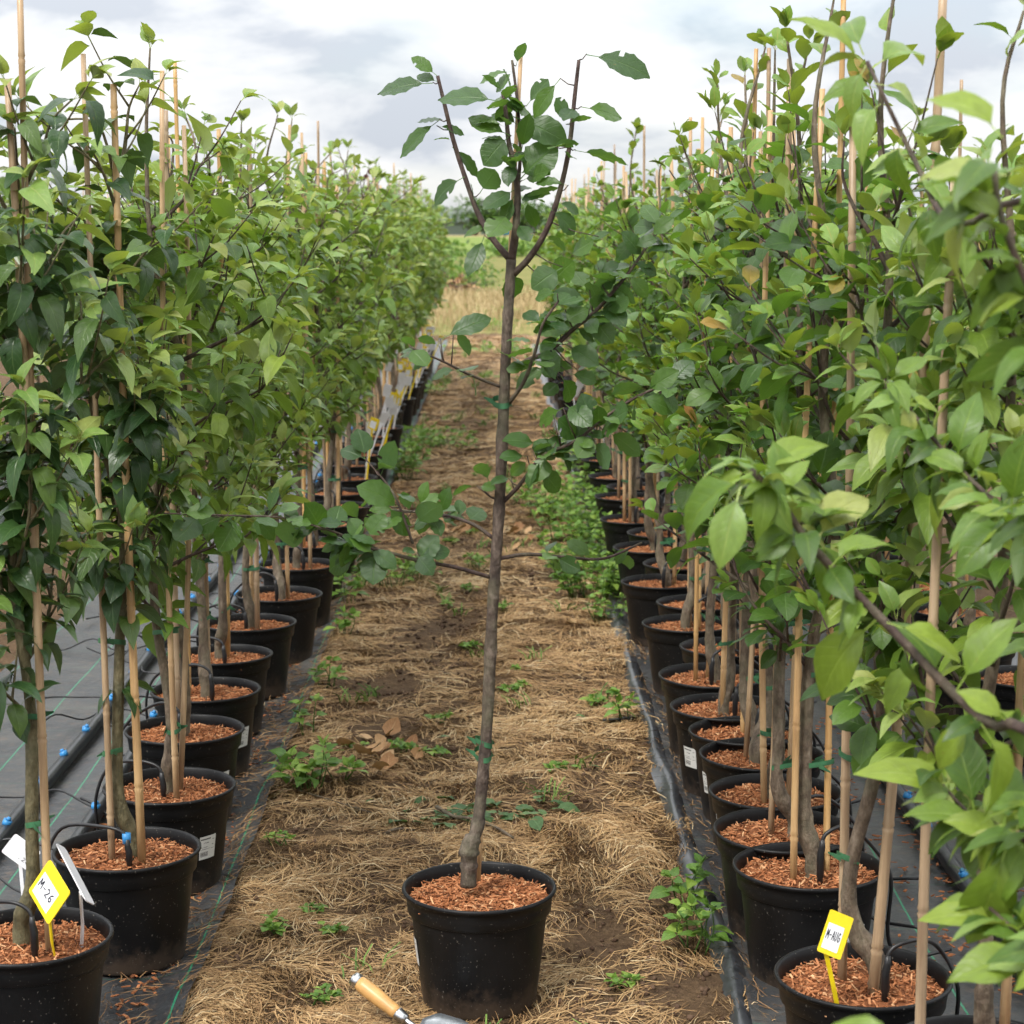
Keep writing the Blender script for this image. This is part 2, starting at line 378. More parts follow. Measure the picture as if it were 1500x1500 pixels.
def fabric():
    m, nt, b = newmat('woven_ground_fabric')
    L = nt.links.new
    tc = nt.nodes.new('ShaderNodeTexCoord'); sp = nt.nodes.new('ShaderNodeSeparateXYZ'); L(tc.outputs['Object'], sp.inputs[0])
    def lines(src, period, width, off=0.0):
        f = n_math(nt, 'FRACT', n_math(nt, 'DIVIDE', n_math(nt, 'ADD', src, off), period))
        return n_math(nt, 'LESS_THAN', n_math(nt, 'ABSOLUTE', n_math(nt, 'SUBTRACT', f, 0.5)), width / period / 2)
    warp = n_noise(nt, 1.3, 3)
    xw = n_math(nt, 'ADD', sp.outputs[0], n_math(nt, 'MULTIPLY', n_math(nt, 'SUBTRACT', warp.outputs['Fac'], 0.5), 0.03))
    g = lines(xw, 0.27, 0.0045, 0.25); g2 = n_math(nt, 'MULTIPLY', lines(sp.outputs[1], 0.30, 0.003), 0.25)
    nz = n_noise(nt, 3.5, 7, 0.65); n2 = n_noise(nt, 45, 4, 0.6)
    base = n_ramp(nt, nz.outputs['Fac'], [(0.3, (0.018, 0.019, 0.021)), (0.5, (0.038, 0.040, 0.042)), (0.75, (0.095, 0.088, 0.076))])
    dirt = n_ramp(nt, n2.outputs['Fac'], [(0.54, (0, 0, 0)), (0.72, (0.6, 0.6, 0.6))])
    c = n_mix(nt, dirt.outputs[0], base.outputs[0], (0.13, 0.085, 0.055))
    c = n_mix(nt, n_math(nt, 'MULTIPLY', n_math(nt, 'MAXIMUM', g, g2), 0.85), c, (0.02, 0.24, 0.12))
    L(c, b.inputs['Base Color'])
    L(n_math(nt, 'ADD', n_math(nt, 'MULTIPLY', nz.outputs['Fac'], 0.35), 0.26), b.inputs['Roughness'])
    wv = nt.nodes.new('ShaderNodeTexChecker'); wv.inputs['Scale'].default_value = 350; L(tc.outputs['Object'], wv.inputs['Vector'])
    n_bump(nt, b, n_math(nt, 'ADD', n_math(nt, 'MULTIPLY', wv.outputs['Fac'], 0.15), n_math(nt, 'MULTIPLY', n_noise(nt, 18, 5).outputs['Fac'], 1.6)), 0.5, 0.008)
    return m
M['fabric'] = fabric()
M['pipe'] = plain('black_pipe', (0.018, 0.019, 0.021), 0.38, 0.5, var=0.5, nscale=14)
M['tube'] = plain('black_tubing', (0.011, 0.011, 0.012), 0.42)
M['blue'] = plain('blue_plastic', (0.035, 0.23, 0.52), 0.4, var=0.15)
M['tie'] = plain('green_tie_tape', (0.035, 0.125, 0.055), 0.5, var=0.4, nscale=40)
M['yellow'] = plain('yellow_plastic', (0.80, 0.60, 0.012), 0.4, var=0.08, nscale=30)
M['white'] = plain('white_plastic', (0.72, 0.72, 0.74), 0.45, var=0.06, nscale=20)
M['paper'] = plain('white_label_paper', (0.78, 0.79, 0.82), 0.6)
M['ink'] = plain('black_ink', (0.025, 0.026, 0.04), 0.7)
M['wood'] = plain('ash_wood', (0.52, 0.29, 0.10), 0.38, var=0.28, nscale=16)
M['steel'] = plain('brushed_steel', (0.52, 0.53, 0.54), 0.30, metal=1.0, var=0.2, nscale=25)
M['blade'] = plain('trowel_steel', (0.30, 0.32, 0.34), 0.42, metal=0.85, var=0.35, nscale=35)
M['shed_roof'] = plain('grey_green_roof', (0.075, 0.100, 0.082), 0.6, var=0.12, nscale=0.3)
M['shed_wall'] = plain('grey_green_cladding', (0.085, 0.115, 0.09), 0.7, var=0.12, nscale=0.3)
M['shed_trim'] = plain('pale_trim', (0.17, 0.20, 0.19), 0.6)
M['dark'] = plain('dark_paint', (0.02, 0.022, 0.026), 0.35)
M['glass'] = plain('dark_glass', (0.03, 0.035, 0.04), 0.1)
M['net'] = plain('teal_netting', (0.10, 0.26, 0.24), 0.8, var=0.2, nscale=60)
def stickermat():
    m, nt, b = newmat('printed_sticker')
    L = nt.links.new
    uvn = nt.nodes.new('ShaderNodeUVMap'); sp = nt.nodes.new('ShaderNodeSeparateXYZ'); L(uvn.outputs[0], sp.inputs[0])
    u, v = sp.outputs[0], sp.outputs[1]
    def rect(u0, u1, v0, v1):
        a = n_math(nt, 'MULTIPLY', n_math(nt, 'GREATER_THAN', u, u0), n_math(nt, 'LESS_THAN', u, u1))
        c = n_math(nt, 'MULTIPLY', n_math(nt, 'GREATER_THAN', v, v0), n_math(nt, 'LESS_THAN', v, v1))
        return n_math(nt, 'MULTIPLY', a, c)
    nz = nt.nodes.new('ShaderNodeTexNoise'); nz.inputs['Scale'].default_value = 22; L(uvn.outputs[0], nz.inputs['Vector'])
    brk = n_math(nt, 'GREATER_THAN', nz.outputs['Fac'], 0.46)
    acc = n_math(nt, 'MULTIPLY', rect(0.06, 0.66, 0.84, 0.90), 0.9)
    for (a, b_, c, d) in ((0.24, 0.56, 0.68, 0.73), (0.05, 0.5, 0.50, 0.54), (0.06, 0.62, 0.42, 0.45), (0.76, 0.92, 0.78, 0.82), (0.74, 0.86, 0.56, 0.60), (0.72, 0.92, 0.40, 0.43)):
        acc = n_math(nt, 'MAXIMUM', acc, n_math(nt, 'MULTIPLY', rect(a, b_, c, d), n_math(nt, 'MULTIPLY', brk, 0.75)))
    bars = n_math(nt, 'GREATER_THAN', n_math(nt, 'FRACT', n_math(nt, 'MULTIPLY', u, 31)), 0.38)
    acc = n_math(nt, 'MAXIMUM', acc, n_math(nt, 'MULTIPLY', rect(0.07, 0.52, 0.12, 0.32), bars))
    L(n_mix(nt, acc, (0.60, 0.60, 0.57), (0.05, 0.05, 0.055)), b.inputs['Base Color']); b.inputs['Roughness'].default_value = 0.5
    return m
M['sticker'] = stickermat()

# ------------------------------------------------------------------ leaf shapes (axis +Y, width X, top +Z, length 1)
def leaf_template(kind, ny, nx, seed, serr=0.0, chew=0.0):
    rng = random.Random(seed)
    prof, W, curl, fold = {
        'apple': ([0.0, .66, .95, 1, .84, .48, 0.0], .205, .8, .7),
        'pear': ([0.0, .70, .98, 1, .86, .50, 0.0], .255, 1.1, .7),
        'plum': ([0.0, .55, .92, 1, .93, .66, .03], .255, .42, .40),
        'round': ([0.0, .75, 1.0, 1, .90, .62, .05], .36, .22, .16),
        'weed': ([0.0, .85, 1.0, .86, .62, .34, 0.0], .31, .45, .25),
        'dead': ([0.0, .60, .95, 1, .82, .50, 0.0], .36, -.5, .9)}[kind]
    curl *= rng.uniform(0.4, 1.5); fold *= rng.uniform(0.5, 1.4); tw = rng.uniform(-.35, .35); bend = rng.uniform(-.10, .10)
    V = []; UV = []
    pet = 0.18
    for i in range(ny + 1):
        t = i / ny
        q = t * 6; k = min(5, int(q)); w = (prof[k] + (prof[k + 1] - prof[k]) * (q - k)) * W
        if 0 < i < ny: w *= 1 + (serr if i % 2 else -serr) + rng.uniform(-.04, .04)
        zc = -curl * t * t * 0.6 + 0.10 * t; yc = t * (1 - 0.12 * abs(curl) * t)
        for j in range(nx + 1):
            u = -1 + 2 * j / nx; x = u * w
            z = zc + fold * abs(x) * (1 - 0.3 * t) - fold * 0.6 * x * x / max(W, 1e-6) + tw * x * t
            if abs(u) > 0.9: z += 0.018 * math.sin(i * 2.1 + seed + (0 if u > 0 else 1.7))
            V.append((x + bend * t * t, pet + yc * (1 - pet), z)); UV.append(((u + 1) / 2, t))
    Fc = []
    n1 = nx + 1
    for i in range(ny):
        for j in range(nx):
            edge = j in (0, nx - 1)
            if chew and edge and 1 < i and rng.random() < chew: continue
            Fc.append((i * n1 + j, i * n1 + j + 1, (i + 1) * n1 + j + 1, (i + 1) * n1 + j))
    b = len(V)
    V += [(-.012, 0, -.02), (.012, 0, -.02), (-.010, pet + .02, .004), (.010, pet + .02, .004)]; UV += [(.5, 0)] * 4
    Fc.append((b, b + 1, b + 3, b + 2))
    return np.array(V), Fc, np.array(UV)
TPL_LO = {k: [leaf_template(k, 5, 2, s) for s in range(5)] for k in ('apple', 'pear', 'plum', 'round', 'weed')}
TPL_HI = {k: [leaf_template(k, 6, 4, s + 20) for s in range(6)] for k in ('apple', 'pear', 'plum', 'round', 'weed', 'dead')}
TPL_CE = [leaf_template('plum', 12, 4, s + 40, 0.035, (0, 0, 0.03, 0.06, 0, 0.04)[s]) for s in range(6)] + [leaf_template('round', 12, 4, s + 50, 0.035, (0, 0.06, 0)[s]) for s in range(3)]
_lm = {}
def leaf_mesh(kind, i, mat):
    key = (kind, i, mat)
    if key not in _lm:
        V, Fc, UV = (TPL_CE if kind == 'centre' else TPL_HI[kind])[i]
        _lm[key] = mesh('leaf', V.tolist(), Fc, M[mat], uv=UV)
    return _lm[key]
def leaf_matrix(pos, d, n, L):
    d = Vector(d).normalized(); n = Vector(n); n = n - d * n.dot(d)
    if n.length < 1e-4: n = d.orthogonal()
    n.normalize(); s = d.cross(n)
    m = Matrix((s, d, n)).transposed().to_4x4()
    m = m @ Matrix.Scale(L, 4); m.translation = Vector(pos); return m
def put_leaf(pos, d, n, L, kind, mat, rng, parent, i=None, name='leaf'):
    k = rng.randrange(9 if kind == 'centre' else 6) if i is None else i
    o = bpy.data.objects.new(name, leaf_mesh(kind, k, mat)); COL.objects.link(o)
    if parent is not None: o.parent = parent
    o.matrix_basis = leaf_matrix(pos, d, n, L); return o
def joined_leaves(name, leaves, kind, mats, rng, tpl=None):
    """leaves: (pos, dir, normal, length, material index)"""
    tpl = tpl or TPL_LO[kind]
    VV = []; FF = []; UU = []; TT = []; MI = []; n = 0
    for (p, d, nn, L, mi) in leaves:
        V, Fc, UV = tpl[rng.randrange(len(tpl))]
        m = np.array(leaf_matrix(p, d, nn, L)); VV.append(V @ m[:3, :3].T + m[:3, 3]); UU.append(UV)
        FF += [tuple(i + n for i in f) for f in Fc]; t = rng.random(); TT += [t] * len(Fc); MI += [mi] * len(Fc); n += len(V)
    return mesh(name, np.concatenate(VV).tolist(), FF, None, uv=np.concatenate(UU), tint=TT, mats=[M[m] for m in mats], mi=MI)

# ------------------------------------------------------------------ ground and far land
def lin(a, b, st):
    n = max(1, int(round((b - a) / st))); return [a + (b - a) * i / n for i in range(n)]
def grid_mesh(name, xs, ys, hf, mat):
    V = [(x, y, hf(x, y)) for y in ys for x in xs]; nx = len(xs)
    Fc = [(j * nx + i, j * nx + i + 1, (j + 1) * nx + i + 1, (j + 1) * nx + i) for j in range(len(ys) - 1) for i in range(nx - 1)]
    return mesh(name, V, Fc, mat)
xs = [-3000, -800, -200, -60, -20, -8, -5] + lin(-3.5, -2.0, 0.25) + lin(-2.0, -0.72, 0.16) + lin(-0.72, 0.62, 0.02) + lin(0.62, 2.0, 0.17) + lin(2.0, 3.5, 0.25) + [3.5, 5, 8, 20, 60, 200, 800, 3000]
ys = [-60, -10, 0, 2] + lin(3, 9, 0.025) + lin(9, 27, 0.09) + [27, 28, 30, 34, 40, 60, 100, 200, 400, 900, 4500]
tag(obj('ground', grid_mesh('ground', xs, ys, gh, M['soil'])), 'brown soil path covered with straw', kind='structure')
def strip(name, y0, y1, mat, label, dz=0.03, w=900, rag=0.0):
    sx = [-w, -30] + lin(-12, 12, .3) + [12, 30, w]; sy = [0, .02, .1, .5, 1]
    V = []
    for k, t in enumerate(sy):
        for x in sx:
            y = y0 + (y1 - y0) * t + (rag * noise.noise(Vector((x * .9, y0, 3))) if k < 3 else 0)
            V.append((x, y, gh(x, y) + (dz if k else -.01)))
    n = len(sx); Fc = [(j * n + i, j * n + i + 1, (j + 1) * n + i + 1, (j + 1) * n + i) for j in range(4) for i in range(n - 1)]
    return tag(obj(name, mesh(name, V, Fc, mat)), label, kind='structure')
strip('field', 28.5, 100, M['field_dry'], 'dry golden meadow beyond the rows', 0.03, rag=2.2)
strip('field', 100.5, 330, M['field_green'], 'pale green crop field', 0.05)
strip('field', 330.5, 2500, M['field_tan'], 'pale stubble field before the sheds', 0.07)

# ground fabric sheets
def fabric_strip(x0, x1, y0, y1, seed, inner, label):
    """inner: the side (+1 / -1) that faces the path"""
    rng = random.Random(seed)
    us = lin(0, 1, 0.04) + [1.0]; yy = lin(y0, y1, 0.12) + [y1]
    V = []
    for y in yy:
        ex = 0.020 * noise.noise(Vector((y * 1.3, seed, 0))) + 0.010 * noise.noise(Vector((y * 5, seed, 3)))
        for u in us:
            a, b = (x0, x1 + ex) if inner > 0 else (x0 - ex, x1)
            x = a + (b - a) * u
            z = 0.006 + 0.005 * noise.noise(Vector((x * 4, y * 2.2, seed)))
            e = (1 - u) if inner < 0 else u
            e = sstep(0.88, 1.0, e)
            z += e * (0.012 + 0.022 * (0.5 + 0.5 * noise.noise(Vector((y * 2.7, 9, seed)))))
            V.append((x, y, z))
    nx = len(us)
    Fc = [(j * nx + i, j * nx + i + 1, (j + 1) * nx + i + 1, (j + 1) * nx + i) for j in range(len(yy) - 1) for i in range(nx - 1)]
    return tag(obj('ground_fabric', mesh('ground_fabric', V, Fc, M['fabric'])), label, 'ground fabric')
fabric_strip(-1.78, -0.63, 1.5, 27, 1.0, 1, 'grey woven fabric sheet under the pots with the white and yellow tags row')
fabric_strip(0.515, 1.98, 1.0, 26, 2.0, -1, 'black woven fabric sheet under the two crowded rows of pots')
# rolled shiny edge of the second sheet
yy = lin(1.0, 26, 0.07); V = []
for y in yy:
    w = 0.045 + 0.022 * noise.noise(Vector((y * 1.7, 3, 0))); x0 = 0.497 + 0.022 * noise.noise(Vector((y * 1.1, 5, 0)))
    for k in range(6):
        u = k / 5; V.append((x0 + (u - .5) * w * 1.6, y, 0.012 + 0.020 * math.sin(u * 3.14) * (1 + noise.noise(Vector((y * 3, u * 3, 8)))) + 0.006 * noise.noise(Vector((y * 11, u * 6, 2)))))
v, f = V, [(j * 6 + i, j * 6 + i + 1, j * 6 + i + 7, j * 6 + i + 6) for j in range(len(yy) - 1) for i in range(5)]
tag(obj('plastic_film', mesh('plastic_film', v, f, plain('black_film', (0.03, 0.032, 0.036), 0.3, 0.5, var=0.5, nscale=30))),
    'crumpled shiny black film along the fabric edge beside the straw path', 'film')

# ------------------------------------------------------------------ pots, mulch, canes: shared meshes
POT_R, POT_H = 0.160, 0.25
def lathe(prof, n=40):
    V = []; Fc = []
    for (r, z) in prof:
        for k in range(n): V.append((r * math.cos(2 * math.pi * k / n), r * math.sin(2 * math.pi * k / n), z))
    for i in range(len(prof) - 1):
        for k in range(n):
            k2 = (k + 1) % n; Fc.append((i * n + k, i * n + k2, (i + 1) * n + k2, (i + 1) * n + k))
    Fc.append(tuple(reversed(range(n)))); return V, Fc
body_prof = [(0.113, 0.0), (0.1165, 0.0015), (0.1185, 0.005), (0.1188, 0.010), (0.1255, 0.06), (0.1325, 0.12), (0.1395, 0.18), (0.1425, 0.1985), (0.1425, 0.2003),
             (0.1425, 0.215), (0.140, 0.2155), (0.139, 0.19)]
rim_prof = [(0.1428, 0.1985), (0.1475, 0.1993), (0.1492, 0.2012), (0.1518, 0.222), (0.1535, 0.2385), (0.1585, 0.2395), (0.1605, 0.2425), (0.1600, 0.2465), (0.1575, 0.2485),
            (0.1545, 0.2480), (0.1520, 0.2450), (0.1500, 0.2300), (0.1470, 0.205)]
v, f = lathe(body_prof, 44); ME_POT = mesh('pot', v, f, M['pot'])
v, f = lathe(rim_prof, 44); ME_RIM = mesh('rim', v, f[:-1], M['pot'])
def mulch_mesh(seed, n):
    rng = random.Random(seed); mb = MB()
    R = 0.1485
    rings = 9; seg = 28; V = [(0, 0, 0.226)]; Fc = []
    for i in range(1, rings + 1):
        for k in range(seg):
            r = R * i / rings; a = 2 * math.pi * k / seg
            V.append((r * math.cos(a), r * math.sin(a), 0.224 + 0.006 * noise.noise(Vector((math.cos(a) * r * 25, math.sin(a) * r * 25, seed))) - 0.008 * (i / rings) ** 4))
    for k in range(seg): Fc.append((0, 1 + k, 1 + (k + 1) % seg))
    for i in range(rings - 1):
        for k in range(seg):
            a = 1 + i * seg + k; b = 1 + i * seg + (k + 1) % seg; Fc.append((a, a + seg, b + seg, b))
    mb.add(V, Fc, 0.12)
    for _ in range(n):
        r = 0.143 * math.sqrt(rng.random()); a = rng.uniform(0, 6.283)
        L = 0.005 + 0.020 * rng.random() ** 2.2; w = 0.0012 + 0.0042 * rng.random() ** 1.8
        Mx = (Matrix.Rotation(rng.uniform(0, 6.28), 3, 'Z') @ Matrix.Rotation(rng.gauss(0, 0.33), 3, 'Y') @ Matrix.Rotation(rng.gauss(0, 0.5), 3, 'X'))
        z = 0.226 + rng.uniform(0, 0.007) - 0.008 * (r / R) ** 4
        mb.box((r * math.cos(a), r * math.sin(a), z), (L, w, rng.uniform(0.0008, 0.0022)), Mx, t=min(1, max(0, rng.gauss(0.46, 0.27))))
    return mb.build('mulch', M['chips'], smooth=False)
ME_MULCH = [mulch_mesh(s, 1150) for s in range(3)]
ME_MULCH_FINE = mulch_mesh(11, 2000)
def cane_mesh(seed, L, k=1.0):
    rng = random.Random(seed); pts = []; rr = []
    r0 = rng.uniform(0.0070, 0.0095) * k; nodes = []
    z = rng.uniform(0.05, 0.2)
    while z < L - 0.02: nodes.append(z); z += rng.uniform(0.19, 0.30)
    zs = sorted([0.0, L] + [n + d for n in nodes for d in (-0.012, -0.004, 0.0, 0.004, 0.012)])
    bx, by = rng.uniform(-.016, .016), rng.uniform(-.016, .016)
    for z in zs:
        if z < 0 or z > L: continue
        t = z / L; r = r0 * (1 - 0.28 * t)
        for n in nodes:
            d = abs(z - n)
            if d < 0.0015: r *= 0.90
            elif d < 0.006: r *= 1.16
        pts.append((bx * math.sin(t * 3.1), by * math.sin(t * 3.1), z)); rr.append(r)
    v, f = tube_data(pts, rr, 8); return mesh('cane', v, f, M['bamboo'])
CANE_L = [1.56, 1.62, 1.68, 1.74, 1.84, 1.65]
ME_CANE = [cane_mesh(s, L) for s, L in enumerate(CANE_L)]
_tie = {}
def tie_mesh(d, seed):
    """band of tape round a trunk at the origin and a cane at +X distance d"""
    key = (round(d, 3), seed)
    if key in _tie: return _tie[key]
    rng = random.Random(seed); mb = MB(); n = 20; V = []; Fc = []
    for k in range(n):
        a = 2 * math.pi * k / n
        x = d / 2 + (d / 2 + 0.013) * math.cos(a); y = 0.0165 * math.sin(a)
        tilt = 0.006 * math.sin(a + seed)
        V += [(x, y, -0.0055 + tilt), (x, y, 0.0055 + tilt)]
    for k in range(n):
        a, b = 2 * k, 2 * ((k + 1) % n); Fc.append((a, b, b + 1, a + 1))
    mb.add(V, Fc)
    e = 0.022 + 0.015 * rng.random()
    for sgn in (1, -1):
        mb.add([(d / 2, 0.0165 * sgn, -0.006), (d / 2, 0.0165 * sgn, 0.007), (d / 2 + e * .6, 0.03 * sgn, 0.010 * sgn), (d / 2 + e * .6, 0.03 * sgn, -0.003 + 0.010 * sgn)], [(0, 1, 2, 3)])
    _tie[key] = mb.build('tie', M['tie'], True); return _tie[key]
def sticker_mesh():
    V = []; UV = []; n = 10; wa = 0.37
    for i in range(n + 1):
        a = -wa / 2 + wa * i / n
        for (z, vv) in ((0.090, 0), (0.148, 1)):
            r = 0.1188 + (z - 0.01) * (0.1425 - 0.1188) / 0.1885 + 0.0012
            V.append((r * math.cos(a), r * math.sin(a), z)); UV.append((i / n, vv))
    Fc = [(2 * i, 2 * i + 2, 2 * i + 3, 2 * i + 1) for i in range(n)]
    return mesh('sticker', V, Fc, M['sticker'], uv=UV)
ME_STICK = sticker_mesh()

# ------------------------------------------------------------------ tree shapes
class Tree:
    pass
STYLES = {
    #        leaf    main mat  young mat      bark          n_br   zmin zmax  len          rise        step  size        droop curl
    'apple': ('apple', 'apple', 'apple_young', 'bark', (14, 17), .60, 1.60, (.24, .47), (.35, 1.05), .022, (.064, .104), .5),
    'pear': ('pear', 'pear', 'apple_young', 'bark_green', (12, 15), .66, 1.70, (.16, .34), (.6, 1.2), .0165, (.055, .086), .5),
    'plum': ('plum', 'plum', 'plum_young', 'bark', (12, 15), .62, 1.46, (.20, .40), (.45, 1.1), .029, (.055, .090), .25),
    'purple': ('plum', 'purple', 'purple', 'bark_dark', (10, 12), .62, 1.50, (.2, .36), (.5, 1.1), .030, (.05, .075), .3)}
def gen_tree(style, seed, dh=0.0):
    kind, mat, young, bk, nb, z0, z1, ln, rise, step, size, droop = STYLES[style]
    rng = random.Random(seed * 101 + 7); T = Tree(); T.style = style; T.kind = kind; T.mats = (mat, young); T.bark = bk
    # trunk with a crooked graft at the foot
    ga = rng.uniform(0, 6.28); gx, gy = math.cos(ga), math.sin(ga); g = rng.uniform(0.006, 0.028)
    top = rng.uniform(1.62, 1.84) if style == 'plum' else rng.uniform(1.76, 2.0)
    top += dh; z1 += dh * .55
    ctrl = [Vector((gx * -g, gy * -g, 0.205)), Vector((gx * -g, gy * -g, 0.27)), Vector((gx * g * .8, gy * g * .8, 0.34)), Vector((gx * g, gy * g, 0.45))]
    z = 0.7; w = 0.022
    while z < top: ctrl.append(Vector((rng.gauss(0, w), rng.gauss(0, w), z))); z += 0.27
    ctrl.append(Vector((rng.gauss(0, .03), rng.gauss(0, .03), top)))
    T.trunk = smooth_path(ctrl, 5); n = len(T.trunk)
    r0 = rng.uniform(0.0108, 0.0145)
    T.tr = []
    for i, p in enumerate(T.trunk):
        t = min(1, max(0, (p.z - 0.2) / (top - 0.2))); r = r0 * (1 - t) ** 0.75 + 0.0022
        if p.z < 0.36: r *= 1.18 + 0.25 * math.exp(-((p.z - 0.30) / 0.03) ** 2)
        T.tr.append(r * rng.uniform(0.93, 1.09))
    def at(z):
        for a, b in zip(T.trunk, T.trunk[1:]):
            if a.z <= z <= b.z: return a.lerp(b, (z - a.z) / max(1e-6, b.z - a.z))
        return T.trunk[-1].copy()
    T.at = at
    T.br = []           # (points, radii, leaves)
    T.tl = []           # leaves on the trunk
    def leaves_along(path, t0, out, tipn):
        acc = 0.0; side = rng.random() * 6.28; n = len(path)
        tot = sum((b - a).length for a, b in zip(path, path[1:])); run = 0.0
        for a, b in zip(path, path[1:]):
            seg = (b - a).length; d = (b - a).normalized(); k = acc
            while k < seg:
                t = (run + k) / tot
                if t > t0 and rng.random() < 1.0 - 0.55 * sstep(1.45, 1.75, a.z):
                    side += 2.4 + rng.uniform(-.5, .5)
                    o = d.orthogonal().normalized(); o = Matrix.Rotation(side, 3, d) @ o
                    yg = t > 0.76 and rng.random() < 0.8
                    ld = (d * rng.uniform(.25, .7) + o * 1.0 + Vector((0, 0, -droop * rng.uniform(.2, 1.6) + 0.25))).normalized()
                    if yg: ld = (ld + d * 0.9).normalized()
                    nn = Vector((rng.gauss(0, .35), rng.gauss(0, .35), 1)) + d * 0.25
                    L = rng.uniform(*size) * (0.72 if t > 0.9 else 1.0)
                    out.append((a + d * k, ld, nn, L * 1.15, 1 if yg else 0))
                k += step * rng.uniform(0.7, 1.3)
            acc = k - seg; run += seg
        for _ in range(tipn):
            d = (path[-1] - path[-2]).normalized()
            ld = (d + Vector((rng.gauss(0, .5), rng.gauss(0, .5), rng.gauss(0.1, .35)))).normalized()
            out.append((path[-1], ld, Vector((rng.gauss(0, .5), rng.gauss(0, .5), 1)), rng.uniform(*size) * 0.8, 1))
    nbr = rng.randint(*nb); az = rng.uniform(0, 6.28)
    for i in range(nbr):
        z = z0 + (z1 - z0) * (i + rng.uniform(0, .8)) / nbr
        if z > top - 0.12: z = top - 0.12
        az += 2.4 + rng.uniform(-.6, .6); L = rng.uniform(*ln) * (1.0 - 0.40 * max(0, (z - 1.25) / 0.6)); el = rng.uniform(*rise)
        p = at(z); pts = [p.copy()]; a = az
        for k in range(4):
            el2 = el + 0.22 * k * rng.uniform(-.5, 1.1); a += rng.uniform(-.22, .22)
            p = p + Vector((math.cos(a) * math.cos(el2), math.sin(a) * math.cos(el2), math.sin(el2))) * (L / 4); pts.append(p)
        path = smooth_path(pts, 3); lv = []
        leaves_along(path, 0.14, lv, 3)
        segs = [(path, taper(len(path), rng.uniform(.0042, .0062), .0016, rng, .08))]
        for q in range(rng.choice((2, 2, 3))):
            i0 = rng.randint(3, len(path) - 4); d = (path[i0 + 1] - path[i0]).normalized()
            sd = (d * .7 + Vector((rng.gauss(0, .7), rng.gauss(0, .7), rng.uniform(0, .7)))).normalized(); l2 = rng.uniform(.10, .20)
            tp = smooth_path([path[i0], path[i0] + sd * l2 * .5 + Vector((0, 0, .01)), path[i0] + sd * l2 + Vector((0, 0, .04))], 3)
            leaves_along(tp, 0.15, lv, 3); segs.append((tp, taper(len(tp), .0028, .0013)))
        T.br.append((segs, lv))
    i0 = next(i for i, p in enumerate(T.trunk) if p.z > 0.95)
    leaves_along(T.trunk[i0:], 0.0, T.tl, 4)
    # short spur clusters low on the trunk
    for _ in range(4):
        z = rng.uniform(0.6, 1.1); c = at(z)
        for k in range(4):
            a = rng.uniform(0, 6.28); T.tl.append((c, Vector((math.cos(a), math.sin(a), rng.uniform(-.3, .6))), Vector((rng.gauss(0, .4), rng.gauss(0, .4), 1)), rng.uniform(*size), 0))
    # canes: (mesh index, x, y, lean)
    T.canes = []
    ca = rng.uniform(0, 6.28)
    for k in range(rng.choice((1, 2, 2))):
        aa = ca + k * rng.uniform(1.2, 2.6); d = rng.uniform(0.032, 0.055)
        T.canes.append((rng.randrange(6), d * math.cos(aa), d * math.sin(aa), rng.gauss(0, .012), rng.gauss(0, .012)))
    # meshes
    v, f = tube_data(T.trunk, T.tr, 9); T.me_trunk = mesh('trunk', v, f, M[bk])
    T.me_br = []
    for segs, lv in T.br:
        mb = MB()
        for path, rr in segs: mb.tube(path, rr, 5)
        T.me_br.append(mb.build('branch', M['bark_dark' if style != 'pear' else 'bark_green']))
    mb = MB(); mb.tube(T.trunk, T.tr, 7)
    for segs, lv in T.br:
        for path, rr in segs: mb.tube(path[::2] + [path[-1]], rr[::2] + [rr[-1]], 4)
    T.me_all = mb.build('trunk', M[bk])
    T.me_fol = joined_leaves('foliage', T.tl + [l for s, lv in T.br for l in lv], kind, (mat, young), rng)
    T.nleaf = len(T.tl) + sum(len(lv) for s, lv in T.br)
    return T
VAR = {'apple': [gen_tree('apple', s) for s in range(6)], 'pear': [gen_tree('pear', s + 20) for s in range(3)],
       'plum': [gen_tree('plum', s + 40) for s in range(6)], 'purple': [gen_tree('purple', 61)], 'tall': [gen_tree('plum', s + 70, 0.26) for s in range(4)]}

